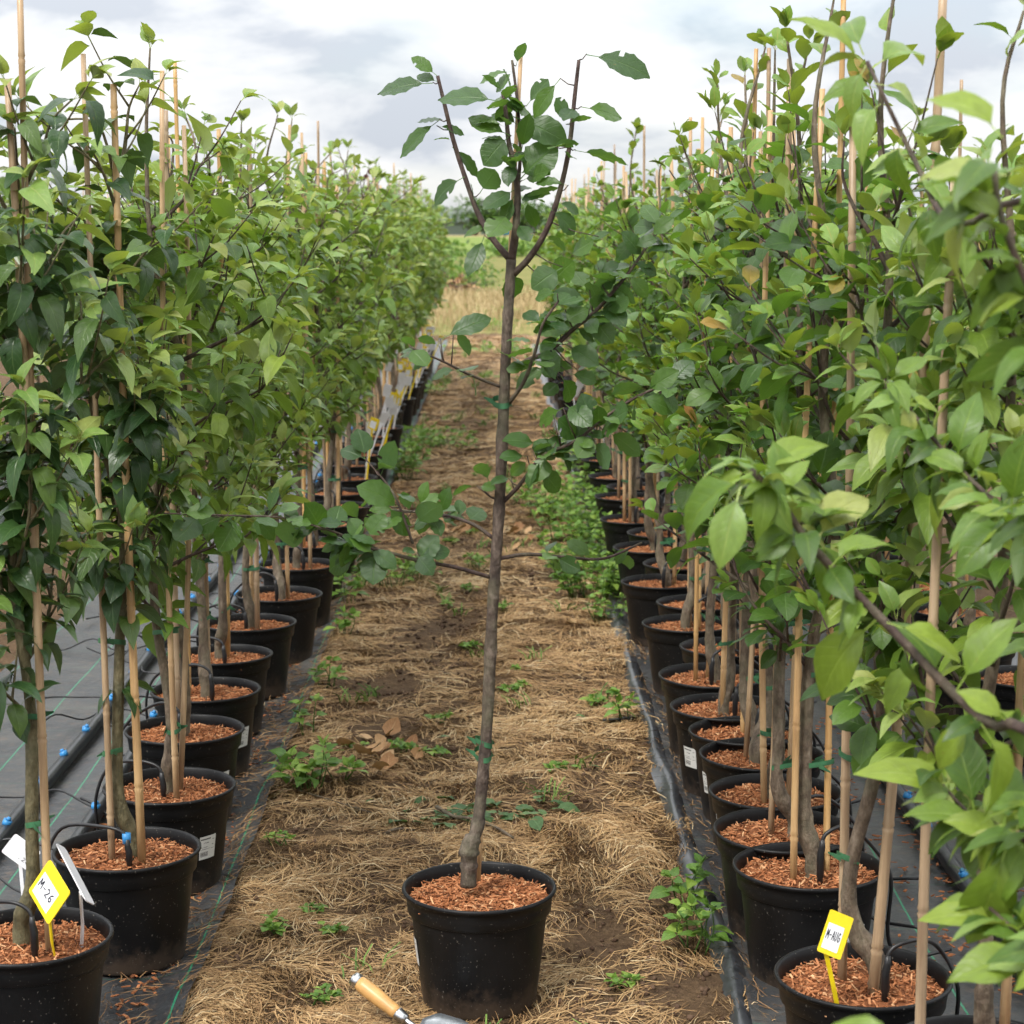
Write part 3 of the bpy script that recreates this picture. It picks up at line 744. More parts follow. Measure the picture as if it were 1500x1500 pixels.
def potted_tree(T, x, y, rz, level, label, group, rng, cat='tree', stick=None, mulch=None, nmax=300, pixcane=()):
    """level 2: every leaf an object, 1: branches and one foliage mesh, 0: far away"""
    r = empty('potted_tree', (x, y, 0.012), rz, label, cat, group)
    if not pixcane: r.rotation_euler = (rng.gauss(0, .010), rng.gauss(0, .010), rz)
    pot = obj('pot', ME_POT, r); obj('rim', ME_RIM, pot)
    if stick is not None:
        obj('sticker', ME_STICK, pot, rot=(0, 0, stick - rz))
    tag(obj('mulch', mulch or ME_MULCH[rng.randrange(3)], r, rot=(0, 0, rng.uniform(0, 6))), kind='stuff')
    if level >= 1:
        tr = obj('trunk', T.me_trunk, r)
        budget = nmax; rest = []
        allv = sum(len(l) for s, l in T.br) + len(T.tl); keep = min(1.0, nmax / allv)
        if level == 2:
            for l in T.tl:
                if rng.random() < keep: put_leaf(l[0], l[1], l[2], l[3], T.kind, T.mats[l[4]], rng, tr)
                else: rest.append(l)
        for (segs, lv), me in zip(T.br, T.me_br):
            b = obj('branch', me, r)
            if level == 2:
                for l in lv:
                    if rng.random() < keep: put_leaf(l[0], l[1], l[2], l[3], T.kind, T.mats[l[4]], rng, b)
                    else: rest.append(l)
        if level == 1: tag(obj('foliage', T.me_fol, r), kind='stuff')
        elif rest: tag(obj('foliage', joined_leaves('foliage', rest, T.kind, T.mats, rng, TPL_HI[T.kind]), r), kind='stuff')
    else:
        obj('trunk', T.me_all, r); tag(obj('foliage', T.me_fol, r), kind='stuff')
    for (ax_, ay_, bx_, by_) in pixcane:          # canes whose lean was read off the photograph
        a = P(ax_, ay_, y - .03); b = P(bx_, by_, y - .03); e = (a.z - .215) / (b.z - a.z); a = a - (b - a) * e
        q = Matrix.Translation((x, y, .012)) @ Matrix.Rotation(rz, 4, 'Z'); q.invert(); a = q @ a; b = q @ b
        o = obj('cane', cane_mesh(int(ax_), (b - a).length, 1.1), r); o.matrix_basis = Matrix.Translation(a) @ (b - a).to_track_quat('Z', 'Y').to_matrix().to_4x4()
    for k, (ci, cx, cy, lx, ly) in enumerate(T.canes):
        if pixcane and k > 0: break
        obj('cane', ME_CANE[ci], r, (cx, cy, 0.20), (lx, ly, 0))
        if k == 0 and level >= 1:
            for z in (rng.uniform(.38, .48), rng.uniform(.62, .72)):
                c = T.at(z); d = Vector((cx - c.x + ly * (z - .2), cy - c.y - lx * (z - .2), 0))
                obj('tie', tie_mesh(d.length, rng.randrange(3)), r, (c.x, c.y, z), (0, 0, math.atan2(d.y, d.x)))
    return r

ORD = 'first second third fourth fifth sixth seventh eighth ninth tenth eleventh twelfth thirteenth fourteenth fifteenth sixteenth seventeenth eighteenth nineteenth'.split()
def ordn(n):
    if n < 20: return ORD[n - 1]
    t, u = divmod(n, 10); return {2: 'twent', 3: 'thirt', 4: 'fort', 5: 'fift'}[t] + ('y-' + ORD[u - 1] if u else 'ieth')
# ------------------------------------------------------------------ the single row beside the grey sheet
rng = random.Random(5)
LPIX = [(42, 1367), (187, 1241), (248, 1148), (271, 1066), (302, 1008), (326, 957), (366, 910), (408, 868), (437, 825)]
LROW = [G(a, b, 0.262) for a, b in LPIX]
y = LROW[-1].y
while y < 21.3:
    y += rng.uniform(0.48, 0.58)
    LROW.append(Vector((-0.80 + rng.uniform(-.04, .04), y, 0)))
LLAB = ['dark curly-leaved pear tree in the pot with one yellow and two white tags',
        'crooked twin-stemmed apple tree in the pot with the blue clip on its drip tube',
        'apple tree whose black pot shows a whole white barcode sticker toward the path',
        'apple tree with a torn white sticker low on its pot, behind the barcode-stickered pot']
for i, p in enumerate(LROW):
    style = 'pear' if i in (0, 1) else 'apple'
    if 15 <= i <= 17 or i in (23,): style = 'purple' if i == 16 else 'apple'
    T = VAR[style][i % len(VAR[style])]
    lvl = 2 if p.y < 5.9 else (1 if p.y < 12.5 else 0)
    lab = LLAB[i] if i < 4 else ('purple-leaved tree in a black pot among green apple trees' if style == 'purple' else
          '%s potted tree beyond the yellow-tagged pear pot, bushy apple in the single row' % ordn(i))
    potted_tree(T, p.x, p.y, rng.uniform(0, 6.28), lvl, lab, 'apple trees in the single row', rng,
                stick={2: rad(-40), 3: rad(-35), 4: rad(-30)}.get(i), pixcane={0: [(72, 1370, 28, -60)]}.get(i, ()))

y = 8.2; k2 = 1
while y < 22:
    T = VAR['apple' if rng.random() < .5 else 'plum'][rng.randrange(6)]
    potted_tree(T, -3.05 + rng.uniform(-.06, .06), y, rng.uniform(0, 6.28), 0, '%s potted fruit tree across the bare soil beyond the grey fabric' % ordn(k2), 'trees across the bare soil', rng); k2 += 1
    y += rng.uniform(.5, .62)
# ------------------------------------------------------------------ the two crowded rows on black fabric
RPIX = [(1264, 1425), (1184, 1265), (1148, 1212), (1136, 1157), (1115, 1102), (1097, 1068), (1064, 1033)]
RROW = [Vector((0.95, 2.42, 0)), Vector((0.80, 3.08, 0))] + [G(a, b, 0.262) for a, b in RPIX]
y = RROW[-1].y; sgn = 1
while y < 19.5:
    y += rng.uniform(0.36, 0.44); sgn = -sgn
    RROW.append(Vector((0.70 + 0.045 * sgn + rng.uniform(-.02, .02), y, 0)))
for i, p in enumerate(RROW):
    style = 'apple' if i in (0, 1) else 'plum'
    T = VAR[style][(i * 5 + 1) % len(VAR[style])]
    if 2 <= i <= 9 or i in (12, 17): T = VAR['tall'][i % 4]
    lvl = 2 if p.y < 5.3 else (1 if p.y < 12 else 0)
    lab = {0: 'apple tree with big soft leaves reaching over the black fabric edge', 1: 'apple tree with thick dark trunk and knotted green tie beside the yellow-tagged pot',
           2: 'plum tree in the pot holding the yellow tag with handwriting', 3: 'plum tree with knobbly graft in the pot with two black drip stakes'}.get(i,
           '%s potted plum tree beyond the M-AUG tag, in the crowded row along the path' % ordn(i - 2))
    potted_tree(T, p.x, p.y, rng.uniform(0, 6.28), lvl, lab, 'trees in the crowded row by the path', rng,
                stick={3: rad(-50), 6: rad(215), 7: rad(212), 8: rad(215)}.get(i), pixcane={2: [(1280, 1430, 1382, -30)], 1: [(1350, 1480, 1400, 240)], 3: [(1163, 1270, 1205, 130)]}.get(i, ()))
y = 4.3; k2 = 1
while y < 19:
    T = VAR['plum' if rng.random() < .6 else 'apple'][rng.randrange(6)]
    potted_tree(T, 1.58 + rng.uniform(-.05, .05), y, rng.uniform(0, 6.28), 1 if y < 9 else 0, '%s potted fruit tree in the row behind the pipe, counted from the M-AUG tag end' % ordn(k2), 'trees behind the pipe', rng); k2 += 1
    y += rng.uniform(.44, .54)

# ------------------------------------------------------------------ the tree standing alone on the path
rc = random.Random(77)
D0 = POT_C.y
ct = empty('potted_tree', (POT_C.x, POT_C.y, gh(POT_C.x, POT_C.y)), 0, 'plum tree with pruned forked top in black pot, standing alone on the straw path', 'tree')
cz = ct.location.copy()
def C(px, py, dy=0.0): return P(px, py, D0 + dy) - cz
cpot = obj('pot', ME_POT, ct); obj('rim', ME_RIM, cpot); obj('sticker', ME_STICK, cpot, rot=(0, 0, rad(188)))
tag(obj('mulch', ME_MULCH_FINE, ct), kind='stuff')
trunk = smooth_path([C(686, 1298, -.02), C(687, 1268, -.02), C(688, 1240, -.02), C(699, 1212, -.01), C(706, 1150), C(714, 1050), C(721, 900), C(731, 750), C(736, 640), C(742, 500), C(746, 430), C(749, 380)], 6)
rr = []
for i, p in enumerate(trunk):
    t = i / (len(trunk) - 1); r = 0.0140 + (0.0100 - 0.0140) * t
    if i < 16: r *= 1.10 + 0.42 * math.exp(-((i - 12) / 2.6) ** 2) + (0.10 if i < 12 else 0)
    if rc.random() < 0.10: r *= 1.16
    rr.append(r * rc.uniform(.96, 1.05))
v, f = tube_data(trunk, rr, 12); obj('trunk', mesh('trunk', v, f, M['bark_mid']), ct)
BR = []
def cbranch(pix, r0, r1, mat='bark_dark'):
    pts = smooth_path([C(*q) for q in pix], 4)
    rad_ = taper(len(pts), r0, r1, rc, .06)
    v, f = tube_data(pts, rad_, 8)
    o = obj('branch', mesh('branch', v, f, M[mat]), ct); BR.append((pts, o)); return o
cbranch([(749, 382), (754, 350, -.005), (757, 315, -.01), (758, 275, -.01), (751, 235, -.01), (745, 207, -.01), (741, 165, -.01), (736, 134, -.01)], .0086, .0036)
cbranch([(757, 300, .01), (760, 262, .03), (762, 215, .03), (758, 150, .03), (750, 88, .03)], .0042, .0028)
cbranch([(745, 378), (722, 350, .02), (700, 312, .04), (682, 262, .05), (664, 205, .06), (650, 148, .06), (641, 111, .06)], .0070, .0036)
cbranch([(752, 402), (775, 378, -.02), (800, 338, -.04), (820, 280, -.05), (834, 215, -.06), (842, 140, -.06), (848, 88, -.06)], .0072, .0036)
cbranch([(737, 568), (693, 551, -.02), (650, 530, -.05), (600, 508, -.08)], .0035, .0018)
cbranch([(747, 543), (777, 526, .02), (803, 515, .03), (840, 482, .05), (880, 448, .07), (930, 387, .10), (962, 335, .12)], .0060, .0028)
cbranch([(746, 590), (767, 560, -.03), (784, 515, -.05), (795, 475, -.06), (818, 441, -.07)], .0044, .0022)
cbranch([(735, 737), (760, 712, -.02), (784, 680, -.04), (802, 664, -.05), (845, 645, -.06), (885, 612, -.06), (935, 580, -.06), (985, 560, -.05)], .0046, .0022)
cbranch([(732, 818), (773, 812, .03), (827, 816, .06), (885, 818, .09), (940, 795, .12)], .0042, .0024)
cbranch([(722, 788), (693, 768, .02), (651, 755, .05), (597, 749, .08), (533, 744, .11)], .0046, .0020)
cbranch([(720, 846), (667, 831, -.03), (613, 821, -.06), (560, 807, -.09), (531, 800, -.11), (504, 785, -.12), (470, 773, -.14), (410, 758, -.17), (330, 755, -.2), (240, 752, -.24)], .0046, .0014)
cbranch([(605, 797, -.065), (592, 760, -.06), (579, 728, -.06), (563, 704, -.05), (535, 672, -.04)], .0032, .0016)
def B_near(p):
    best = None
    for pts, o in BR:
        for q in pts:
            d = (q - p).length
            if best is None or d < best[0]: best = (d, q, o)
    return best
CL = [(623,122,555,132,.5),(720,146,645,140,.5),(872,82,951,103,.45),(815,122,780,168,.4),(860,158,912,172,.6),(635,182,585,226,.4),(645,185,680,193,.3),(735,133,712,108,.3),
      (757,92,766,62,.5),(748,135,738,103,.35),(775,150,802,118,.4),(740,195,685,173,.4),(742,203,708,238,.9),(758,173,826,205,.45),(765,215,775,172,.4),(766,258,812,212,.8),
      (750,228,774,232,.6),(812,213,846,210,.4),(668,220,702,254,.3),(673,263,630,292,.5),(706,278,726,248,.8),(750,240,742,268,.5),(750,280,713,304,.6),(765,297,815,275,.3),
      (826,270,786,263,.3),(853,222,916,240,.35),(834,180,866,168,.3),(712,332,680,343,.4),(707,352,690,400,.4),(752,402,748,438,.8),(742,315,720,347,.8),(812,310,845,338,.6),
      (785,335,777,303,.4),(752,290,735,324,.5),(770,262,800,250,.5),(760,330,776,352,.5),
      (818,395,780,420,.9),(812,410,838,382,.9),(857,448,815,424,.5),(828,470,860,452,.7),(868,437,896,402,.5),(867,465,895,502,.7),(817,493,790,512,.6),(932,352,902,376,.6),
      (872,350,842,372,.7),(812,430,784,432,.5),(824,458,799,487,.7),(835,508,872,532,.6),(840,540,810,534,.6),(838,548,874,558,.6),(800,540,754,561,.5),(818,562,797,577,.7),
      (825,555,842,585,.6),(820,600,791,620,.6),(815,612,842,637,.7),(832,595,862,620,.6),(868,614,850,580,.7),(875,627,879,600,.5),(880,632,920,600,.7),(895,635,937,664,.7),
      (868,640,845,667,.7),(872,648,894,684,.7),(893,580,937,560,.6),(940,582,987,602,.6),(950,570,990,545,.6),(810,650,782,660,.5),(767,668,734,668,.5),(745,700,721,705,.4),
      (747,697,767,680,.5),(790,685,819,720,.6),(783,650,741,640,.6),(785,660,810,644,.6),(800,664,820,640,.5),(715,702,698,677,.5),(693,712,663,720,.4),(705,712,722,714,.4),
      (600,748,589,720,.6),(615,738,626,708,.6),(612,765,642,738,.7),(645,750,656,720,.6),(582,742,531,707,.6),(570,745,598,785,.6),(560,690,580,650,.8),(525,760,501,736,.6),
      (532,785,510,763,.8),(540,785,562,755,.7),(535,800,557,790,.6),(525,802,490,800,.6),(530,808,478,828,.5),(533,806,546,840,.7),(608,808,592,805,.6),(612,818,642,788,.9),
      (617,815,658,806,.5),(612,815,633,840,.8),(290,757,262,792,.8),(345,762,325,806,.8),(418,760,424,800,.7),(300,750,278,724,.6),(470,775,455,742,.6),(440,765,415,745,.5),
      (668,487,690,516,.5),(655,492,716,466,.4),(640,505,615,492,.5),(608,510,590,492,.5),(955,345,985,320,.6),(930,385,965,400,.6),(905,420,930,440,.7),(885,445,912,470,.6),
      (845,480,870,500,.6),(940,375,915,340,.6),(965,330,940,300,.6),(800,345,830,360,.6),(880,400,905,385,.6),(900,415,870,395,.6),(930,360,960,350,.6),(860,420,840,400,.7)]
toC = Vector((0, -1, 0.35)).normalized()
for (bx, by, tx, ty, w) in CL:
    b0 = C(bx, by); dd, q, o = B_near(b0)
    # base sits at the depth of its shoot, the blade leaves it by a petiole
    dep = q.y - C(bx, by).y
    b = C(bx, by, dep + rc.uniform(-.015, .015))
    t = C(tx, ty, dep + rc.uniform(-.05, .03))
    d = t - b; L = d.length / 0.93
    n = toC * rc.uniform(.8, 1.2) + Vector((rc.gauss(0, .35), 0, 1)) * rc.uniform(.15, .6)
    if rc.random() < 0.18: n = -toC * 0.6 + Vector((rc.gauss(0, .3), 0, 0.9))
    wi = rc.choice((6, 7, 8)) if w >= .7 else rc.randrange(6)
    lf = put_leaf(b - d * 0.16, d, n, L * 1.16, 'centre', 'centre', rc, o, wi)
    ws = {.3: .6, .35: .68, .4: .76, .45: .86}.get(w, 1.0)
    lf.matrix_basis = lf.matrix_basis @ Matrix.Diagonal((ws, 1, 1, 1))
    s = b - d * 0.16
    if (s - q).length > 0.012:
        mid = (s + q) / 2 + Vector((0, 0, -.004)); v, f = tube_data([q, mid, s], [.0016, .0012, .001], 5)
        obj('petiole', mesh('petiole', v, f, M['bark_dark']), o)
# extra leaves that fill the shoots on the plum side
for (pts, o), n in zip(BR, (16, 6, 5, 5, 8, 46, 20, 30, 8, 18, 38, 8)):
    for _ in range(n):
        k = rc.randrange(len(pts) // 3, len(pts)); p = pts[k]
        put_leaf(p, Vector((rc.gauss(0, 1), rc.gauss(.2, .8), rc.gauss(-.1, .6))), toC * .5 + Vector((rc.gauss(0, .5), rc.gauss(0, .3), .8)), rc.uniform(.045, .075), 'centre', 'centre', rc, o)
# cane of the lone tree and its ties
cp = [C(700, 1290, .03), C(706, 1150, .03), C(716, 1000, .03), C(735, 640, .03), C(748, 400, .035), C(757, 257, .04), C(763, 82, .04)]
zz0 = cp[0]; axis = cp[-1] - zz0; Lc = axis.length
co = obj('cane', cane_mesh(99, Lc, .72), ct); co.matrix_basis = Matrix.Translation(zz0) @ axis.to_track_quat('Z', 'Y').to_matrix().to_4x4()
for (px, py) in ((712, 1090), (711, 1108), (738, 590)):
    c = C(px, py); d = Vector((-.012, .04, 0))
    obj('tie', tie_mesh(0.035, rc.randrange(3)), ct, c, (0, 0, math.atan2(d.y, d.x)))

# ------------------------------------------------------------------ near apple shoot with large soft leaves
ap = empty('apple_branch_tree', (0.80, 1.55, 0), 0, 'blurred leafy apple shoot leaning in beside the black fabric, large bright leaves', 'tree')
ap.name = 'apple_tree'
az0 = ap.location.copy()
def A(px, py, Y): return P(px, py, Y) - az0
trk = smooth_path([Vector((0.05, .08, 0)), Vector((.03, .05, .4)), Vector((0.06, .12, .8)), Vector((.07, .20, 1.2)), Vector((.05, .16, 1.7)), Vector((.04, .14, 2.0))], 5)
v, f = tube_data(trk, taper(len(trk), .015, .004, rc, .06), 9); obj('trunk', mesh('trunk', v, f, M['bark']), ap)
AB = []
def abranch(pts, r0, r1):
    q = smooth_path(pts, 4); v, f = tube_data(q, taper(len(q), r0, r1, rc, .05), 7); o = obj('branch', mesh('branch', v, f, M['bark_dark']), ap); AB.append((q, o)); return o
b1 = abranch([trk[8], A(1560, 1130, 1.95), A(1440, 1055, 2.1), A(1290, 905, 2.2), A(1190, 800, 2.25), A(1140, 730, 2.25), A(1100, 688, 2.25)], .0068, .0038)
b2 = abranch([trk[13], A(1600, 620, 1.8), A(1530, 470, 1.85), A(1470, 330, 1.85), A(1455, 240, 1.85)], .0055, .0028)
b3 = abranch([trk[15], A(1580, 330, 2.0), A(1400, 330, 2.3), A(1340, 235, 2.45), A(1270, 90, 2.5)], .0050, .0025)
b4 = abranch([trk[3], A(1650, 1680, 1.6), A(1420, 1570, 1.55), A(1330, 1540, 1.5)], .0045, .0025)
AL = [(b1,1100,690,958,782,2.2,.9,1),(b1,1085,712,1052,830,2.2,.9,1),(b1,1105,688,1128,790,2.25,.9,0),(b1,1110,700,1190,620,2.3,.9,0),(b1,1165,745,1135,650,2.3,.8,1),(b1,1190,800,1265,690,2.25,.9,1),
      (b1,1180,790,1240,860,2.3,.8,0),(b1,1200,790,1130,690,2.35,.9,0),(b1,1150,730,1240,740,2.3,.8,1),(b1,1215,830,1290,760,2.2,.9,0),(b1,1300,910,1420,960,2.15,.9,1),(b1,1290,900,1170,1020,2.3,.8,0),
      (b1,1350,960,1290,1040,2.3,.8,0),(b1,1400,1010,1480,900,2.1,.9,1),(b1,1430,1050,1360,1130,2.1,.9,0),(b1,1440,1060,1500,1180,2.0,1,1),(b1,1380,1000,1330,900,2.2,.9,0),
      (b2,1475,255,1345,245,1.85,1,1),(b2,1460,270,1335,385,1.85,1,1),(b2,1470,200,1375,115,1.9,1,0),(b2,1480,320,1560,220,1.8,1,0),(b2,1490,400,1420,460,1.9,.9,0),(b2,1510,440,1440,380,1.9,.9,0),(b2,1530,480,1440,560,1.9,1,0),
      (b3,1270,95,1172,10,2.5,.8,1),(b3,1265,80,1230,0,2.5,.8,1),(b3,1275,100,1370,38,2.5,.8,1),(b3,1268,95,1235,165,2.45,.8,1),(b3,1280,120,1380,150,2.45,.8,1),(b3,1290,150,1240,200,2.45,.7,1),(b3,1320,200,1300,290,2.4,.8,1),
      (b4,1340,1545,1175,1488,1.45,1,1),(b4,1345,1550,1290,1620,1.45,1,1),(b4,1400,1560,1420,1470,1.5,.9,0)]
for (o, bx, by, tx, ty, Y, w, yg) in AL:
    b = A(bx, by, Y); t = A(tx, ty, Y + rc.uniform(-.04, .05)); d = t - b
    n = Vector((rc.gauss(0, .3), -.55, .8))
    put_leaf(b, d, n, d.length * 1.05, 'apple', 'apple_young' if yg and rc.random() < .4 else 'apple', rc, o)
b5 = abranch([trk[6], A(1620, 1250, 1.9), A(1500, 1230, 2.1), A(1430, 1200, 2.25), A(1380, 1150, 2.3)], .0045, .0022)
b6 = abranch([trk[10], A(1600, 820, 2.0), A(1490, 760, 2.25), A(1400, 680, 2.4), A(1300, 560, 2.5)], .0050, .0022)
b7 = abranch([trk[4], A(1640, 1480, 1.85), A(1530, 1400, 2.0), A(1450, 1330, 2.1)], .0042, .0022)
for (o, bx, by, tx, ty, Y) in ((b5,1500,1230,1400,1290,2.1),(b5,1440,1205,1330,1180,2.2),(b5,1430,1200,1400,1060,2.2),(b5,1400,1160,1290,1110,2.3),(b5,1470,1220,1480,1100,2.1),(b5,1480,1225,1420,1400,2.1),
        (b7,1530,1400,1400,1420,2.0),(b7,1470,1350,1370,1330,2.1),(b7,1460,1340,1480,1240,2.1),(b5,1390,1150,1410,1250,2.3),(b6,1420,700,1330,760,2.4),(b6,1400,680,1420,580,2.4),(b6,1490,760,1400,820,2.25),(b6,1480,750,1500,640,2.2)):
    b = A(bx, by, Y); t = A(tx, ty, Y + rc.uniform(-.04, .04)); d = t - b
    put_leaf(b, d, Vector((rc.gauss(0, .3), -.6, .8)), d.length * 1.1, 'apple', 'apple', rc, o)
for (q, o), n in zip(AB, (44, 40, 16, 6, 60, 66, 48)):
    for _ in range(n):
        k = rc.randrange(len(q) // 4, len(q))
        put_leaf(q[k], Vector((rc.gauss(-.2, 1), rc.gauss(0, .8), rc.gauss(.1, .6))), Vector((rc.gauss(0, .5), rc.gauss(-.3, .4), 1)), rc.uniform(.05, .082), 'apple', 'apple' if rc.random() < .82 else 'apple_young', rc, o)

# ------------------------------------------------------------------ pipes with blue fittings, drip tubes
def pipe(x, y0, y1, r, seed, label):
    rg = random.Random(seed)
    root = empty('irrigation_pipe', (x, y0, 0.012), 0, label, 'pipe')
    pts = [Vector((0.03 * noise.noise(Vector((y * .5, seed, 0))), y - y0, r)) for y in lin(y0, y1, .4)]
    v, f = tube_data(pts, r, 10); obj('pipe', mesh('pipe', v, f, M['pipe']), root)
    mb = MB(); mb.tube([(0, 0, -.004), (0, 0, .003), (0, 0, .012), (0, 0, .0125)], [.0105, .0120, .0120, .009], 14); mb.tube([(0, 0, .0125), (0, 0, .020)], [.007, .005], 10)
    me = mb.build('fitting', M['blue'])
    y = y0 + .3
    while y < min(y1, 16):
        k = min(len(pts) - 1, int((y - y0) / .4)); p = pts[k].lerp(pts[min(k + 1, len(pts) - 1)], ((y - y0) / .4) % 1)
        obj('fitting', me, root, (p.x, y - y0, 2 * r - .002), (0, rg.choice((-.5, .5, .3)), rg.uniform(-.3, .3)))
        y += rg.uniform(.26, .40)
    return root
pipe(-1.09, 2.0, 24, .020, 1, 'black irrigation pipe with blue fittings on grey fabric, beside the pots')
pipe(-1.27, 2.0, 24, .020, 2, 'black irrigation pipe with blue fittings on grey fabric, toward the bare soil')
pipe(1.13, 1.6, 20, .020, 3, 'black irrigation pipe with blue fittings between the two crowded rows')
def drip_meshes(side, seed):
    """side: direction (+1/-1) of the pipe seen from the pot"""
    rg = random.Random(seed)
    px, py = rg.uniform(-.03, .07) * 1.0, rg.uniform(-.09, -.04)
    top = rg.uniform(.285, .325); e = Vector((side * rg.uniform(.30, .36), rg.uniform(-.05, .2), .03))
    rim = Vector((side * .167, py * .3 + rg.uniform(.0, .05), .262))
    pts = smooth_path([(px, py, top - .02), (px + side * .012, py + .005, top + .012), (px + side * .06, py + .02, top + .022), (rim.x * .85, rim.y, .275 + rg.uniform(0, .02)), rim + Vector((side * .012, 0, -.05)),
                       (side * .18, rim.y + .02, .08), (side * .22, rim.y + .05, .016), e], 5)
    v, f = tube_data(pts, .0042, 6); t = mesh('tube', v, f, M['tube'])
    v, f = tube_data([(px, py, .205), (px, py, .24), (px, py, .243), (px, py, top - .03), (px + side * .003, py, top - .015), (px + side * .003, py, top)], [.0056, .0062, .0080, .0076, .0066, .0050], 8)
    return t, mesh('dripper', v, f, M['tube'])
DM = {s: [drip_meshes(s, 10 * s + k) for k in range(4)] for s in (-1, 1)}
for row, side, lab, grp in ((LROW[:14], -1, 'thin black drip tube arching into the %s pot of the single row, yellow-tagged end', 'drip tubes of the single row'), (RROW[2:24], 1, 'thin black drip tube arching into the %s pot of the crowded row, M-AUG end', 'drip tubes of the crowded row')):
    for i, p in enumerate(row):
        t, d = DM[side][i % 4]
        r = empty('drip_tube', (p.x, p.y, 0.012), 0, lab % ordn(i + 1), 'tube', grp)
        obj('tube', t, r); obj('dripper', d, r)
        if side < 0 and i == 1:
            mb = MB(); bb = d.vertices[-1].co; mb.tube([(bb.x, bb.y, bb.z - .01), (bb.x, bb.y, bb.z + .012)], [.009, .0095], 10)
            obj('clip', mb.build('clip', M['blue']), r)
            r['label'] = 'black drip tube with a blue clip arching into a crooked-stemmed tree pot'; del r['group']
# loose tubing lying on the grey sheet
for k in range(18):
    rg = random.Random(300 + k); y0 = 4.2 + k * .32; x0 = -1.02
    pts = [Vector((x0, y0, .02))]
    a = rg.uniform(2.2, 3.6)
    for q in range(7):
        a += rg.gauss(0, .55); nx = pts[-1] + Vector((math.cos(a), math.sin(a), 0)) * .11; nx.x = min(-.98, max(-1.72, nx.x)); nx.z = .016 + .022 * (q % 3 == 1) + .03 * rg.random(); pts.append(nx)
    v, f = tube_data(smooth_path(pts, 4), .0032, 5)
    tag(obj('loose_tubing', mesh('loose_tubing', v, f, M['tube'])), 'loose loop of thin black tubing lying across the grey fabric', 'tube', 'loose tubing on the grey fabric')

# ------------------------------------------------------------------ plant tags
FONT = {'M': [[(0, 0), (.12, 1), (.45, .35), (.78, 1), (.9, 0)]], '-': [[(.15, .45), (.75, .5)]], 'A': [[(0, 0), (.42, 1), (.85, 0)], [(.2, .4), (.68, .4)]],
        'U': [[(.05, 1), (.1, .25), (.4, 0), (.7, .25), (.8, 1)]], 'G': [[(.8, .85), (.45, 1), (.1, .6), (.15, .15), (.5, 0), (.82, .2), (.82, .48), (.5, .46)]],
        '2': [[(.05, .8), (.4, 1), (.75, .75), (.5, .4), (.05, 0), (.8, 0)]], '6': [[(.7, 1), (.25, .7), (.1, .25), (.4, 0), (.75, .2), (.6, .5), (.2, .4)]], '.': [[(.3, 0), (.4, .08)]]}
def strokes(text, u0, v0, w, h, th):
    """strips in plate coordinates"""
    V = []; Fc = []; cw = w / len(text)
    for i, ch in enumerate(text):
        for line in FONT.get(ch, []):
            pts = [Vector((u0 + (i + .88 * x) * cw, v0 + y * h, 0)) for x, y in line]
            for a, b in zip(pts, pts[1:]):
                d = (b - a).normalized(); s = Vector((-d.y, d.x, 0)) * th / 2; a = a - d * th * .3; b = b + d * th * .3; n = len(V)
                V += [a - s, b - s, b + s, a + s]; Fc.append((n, n + 1, n + 2, n + 3))
    return V, Fc
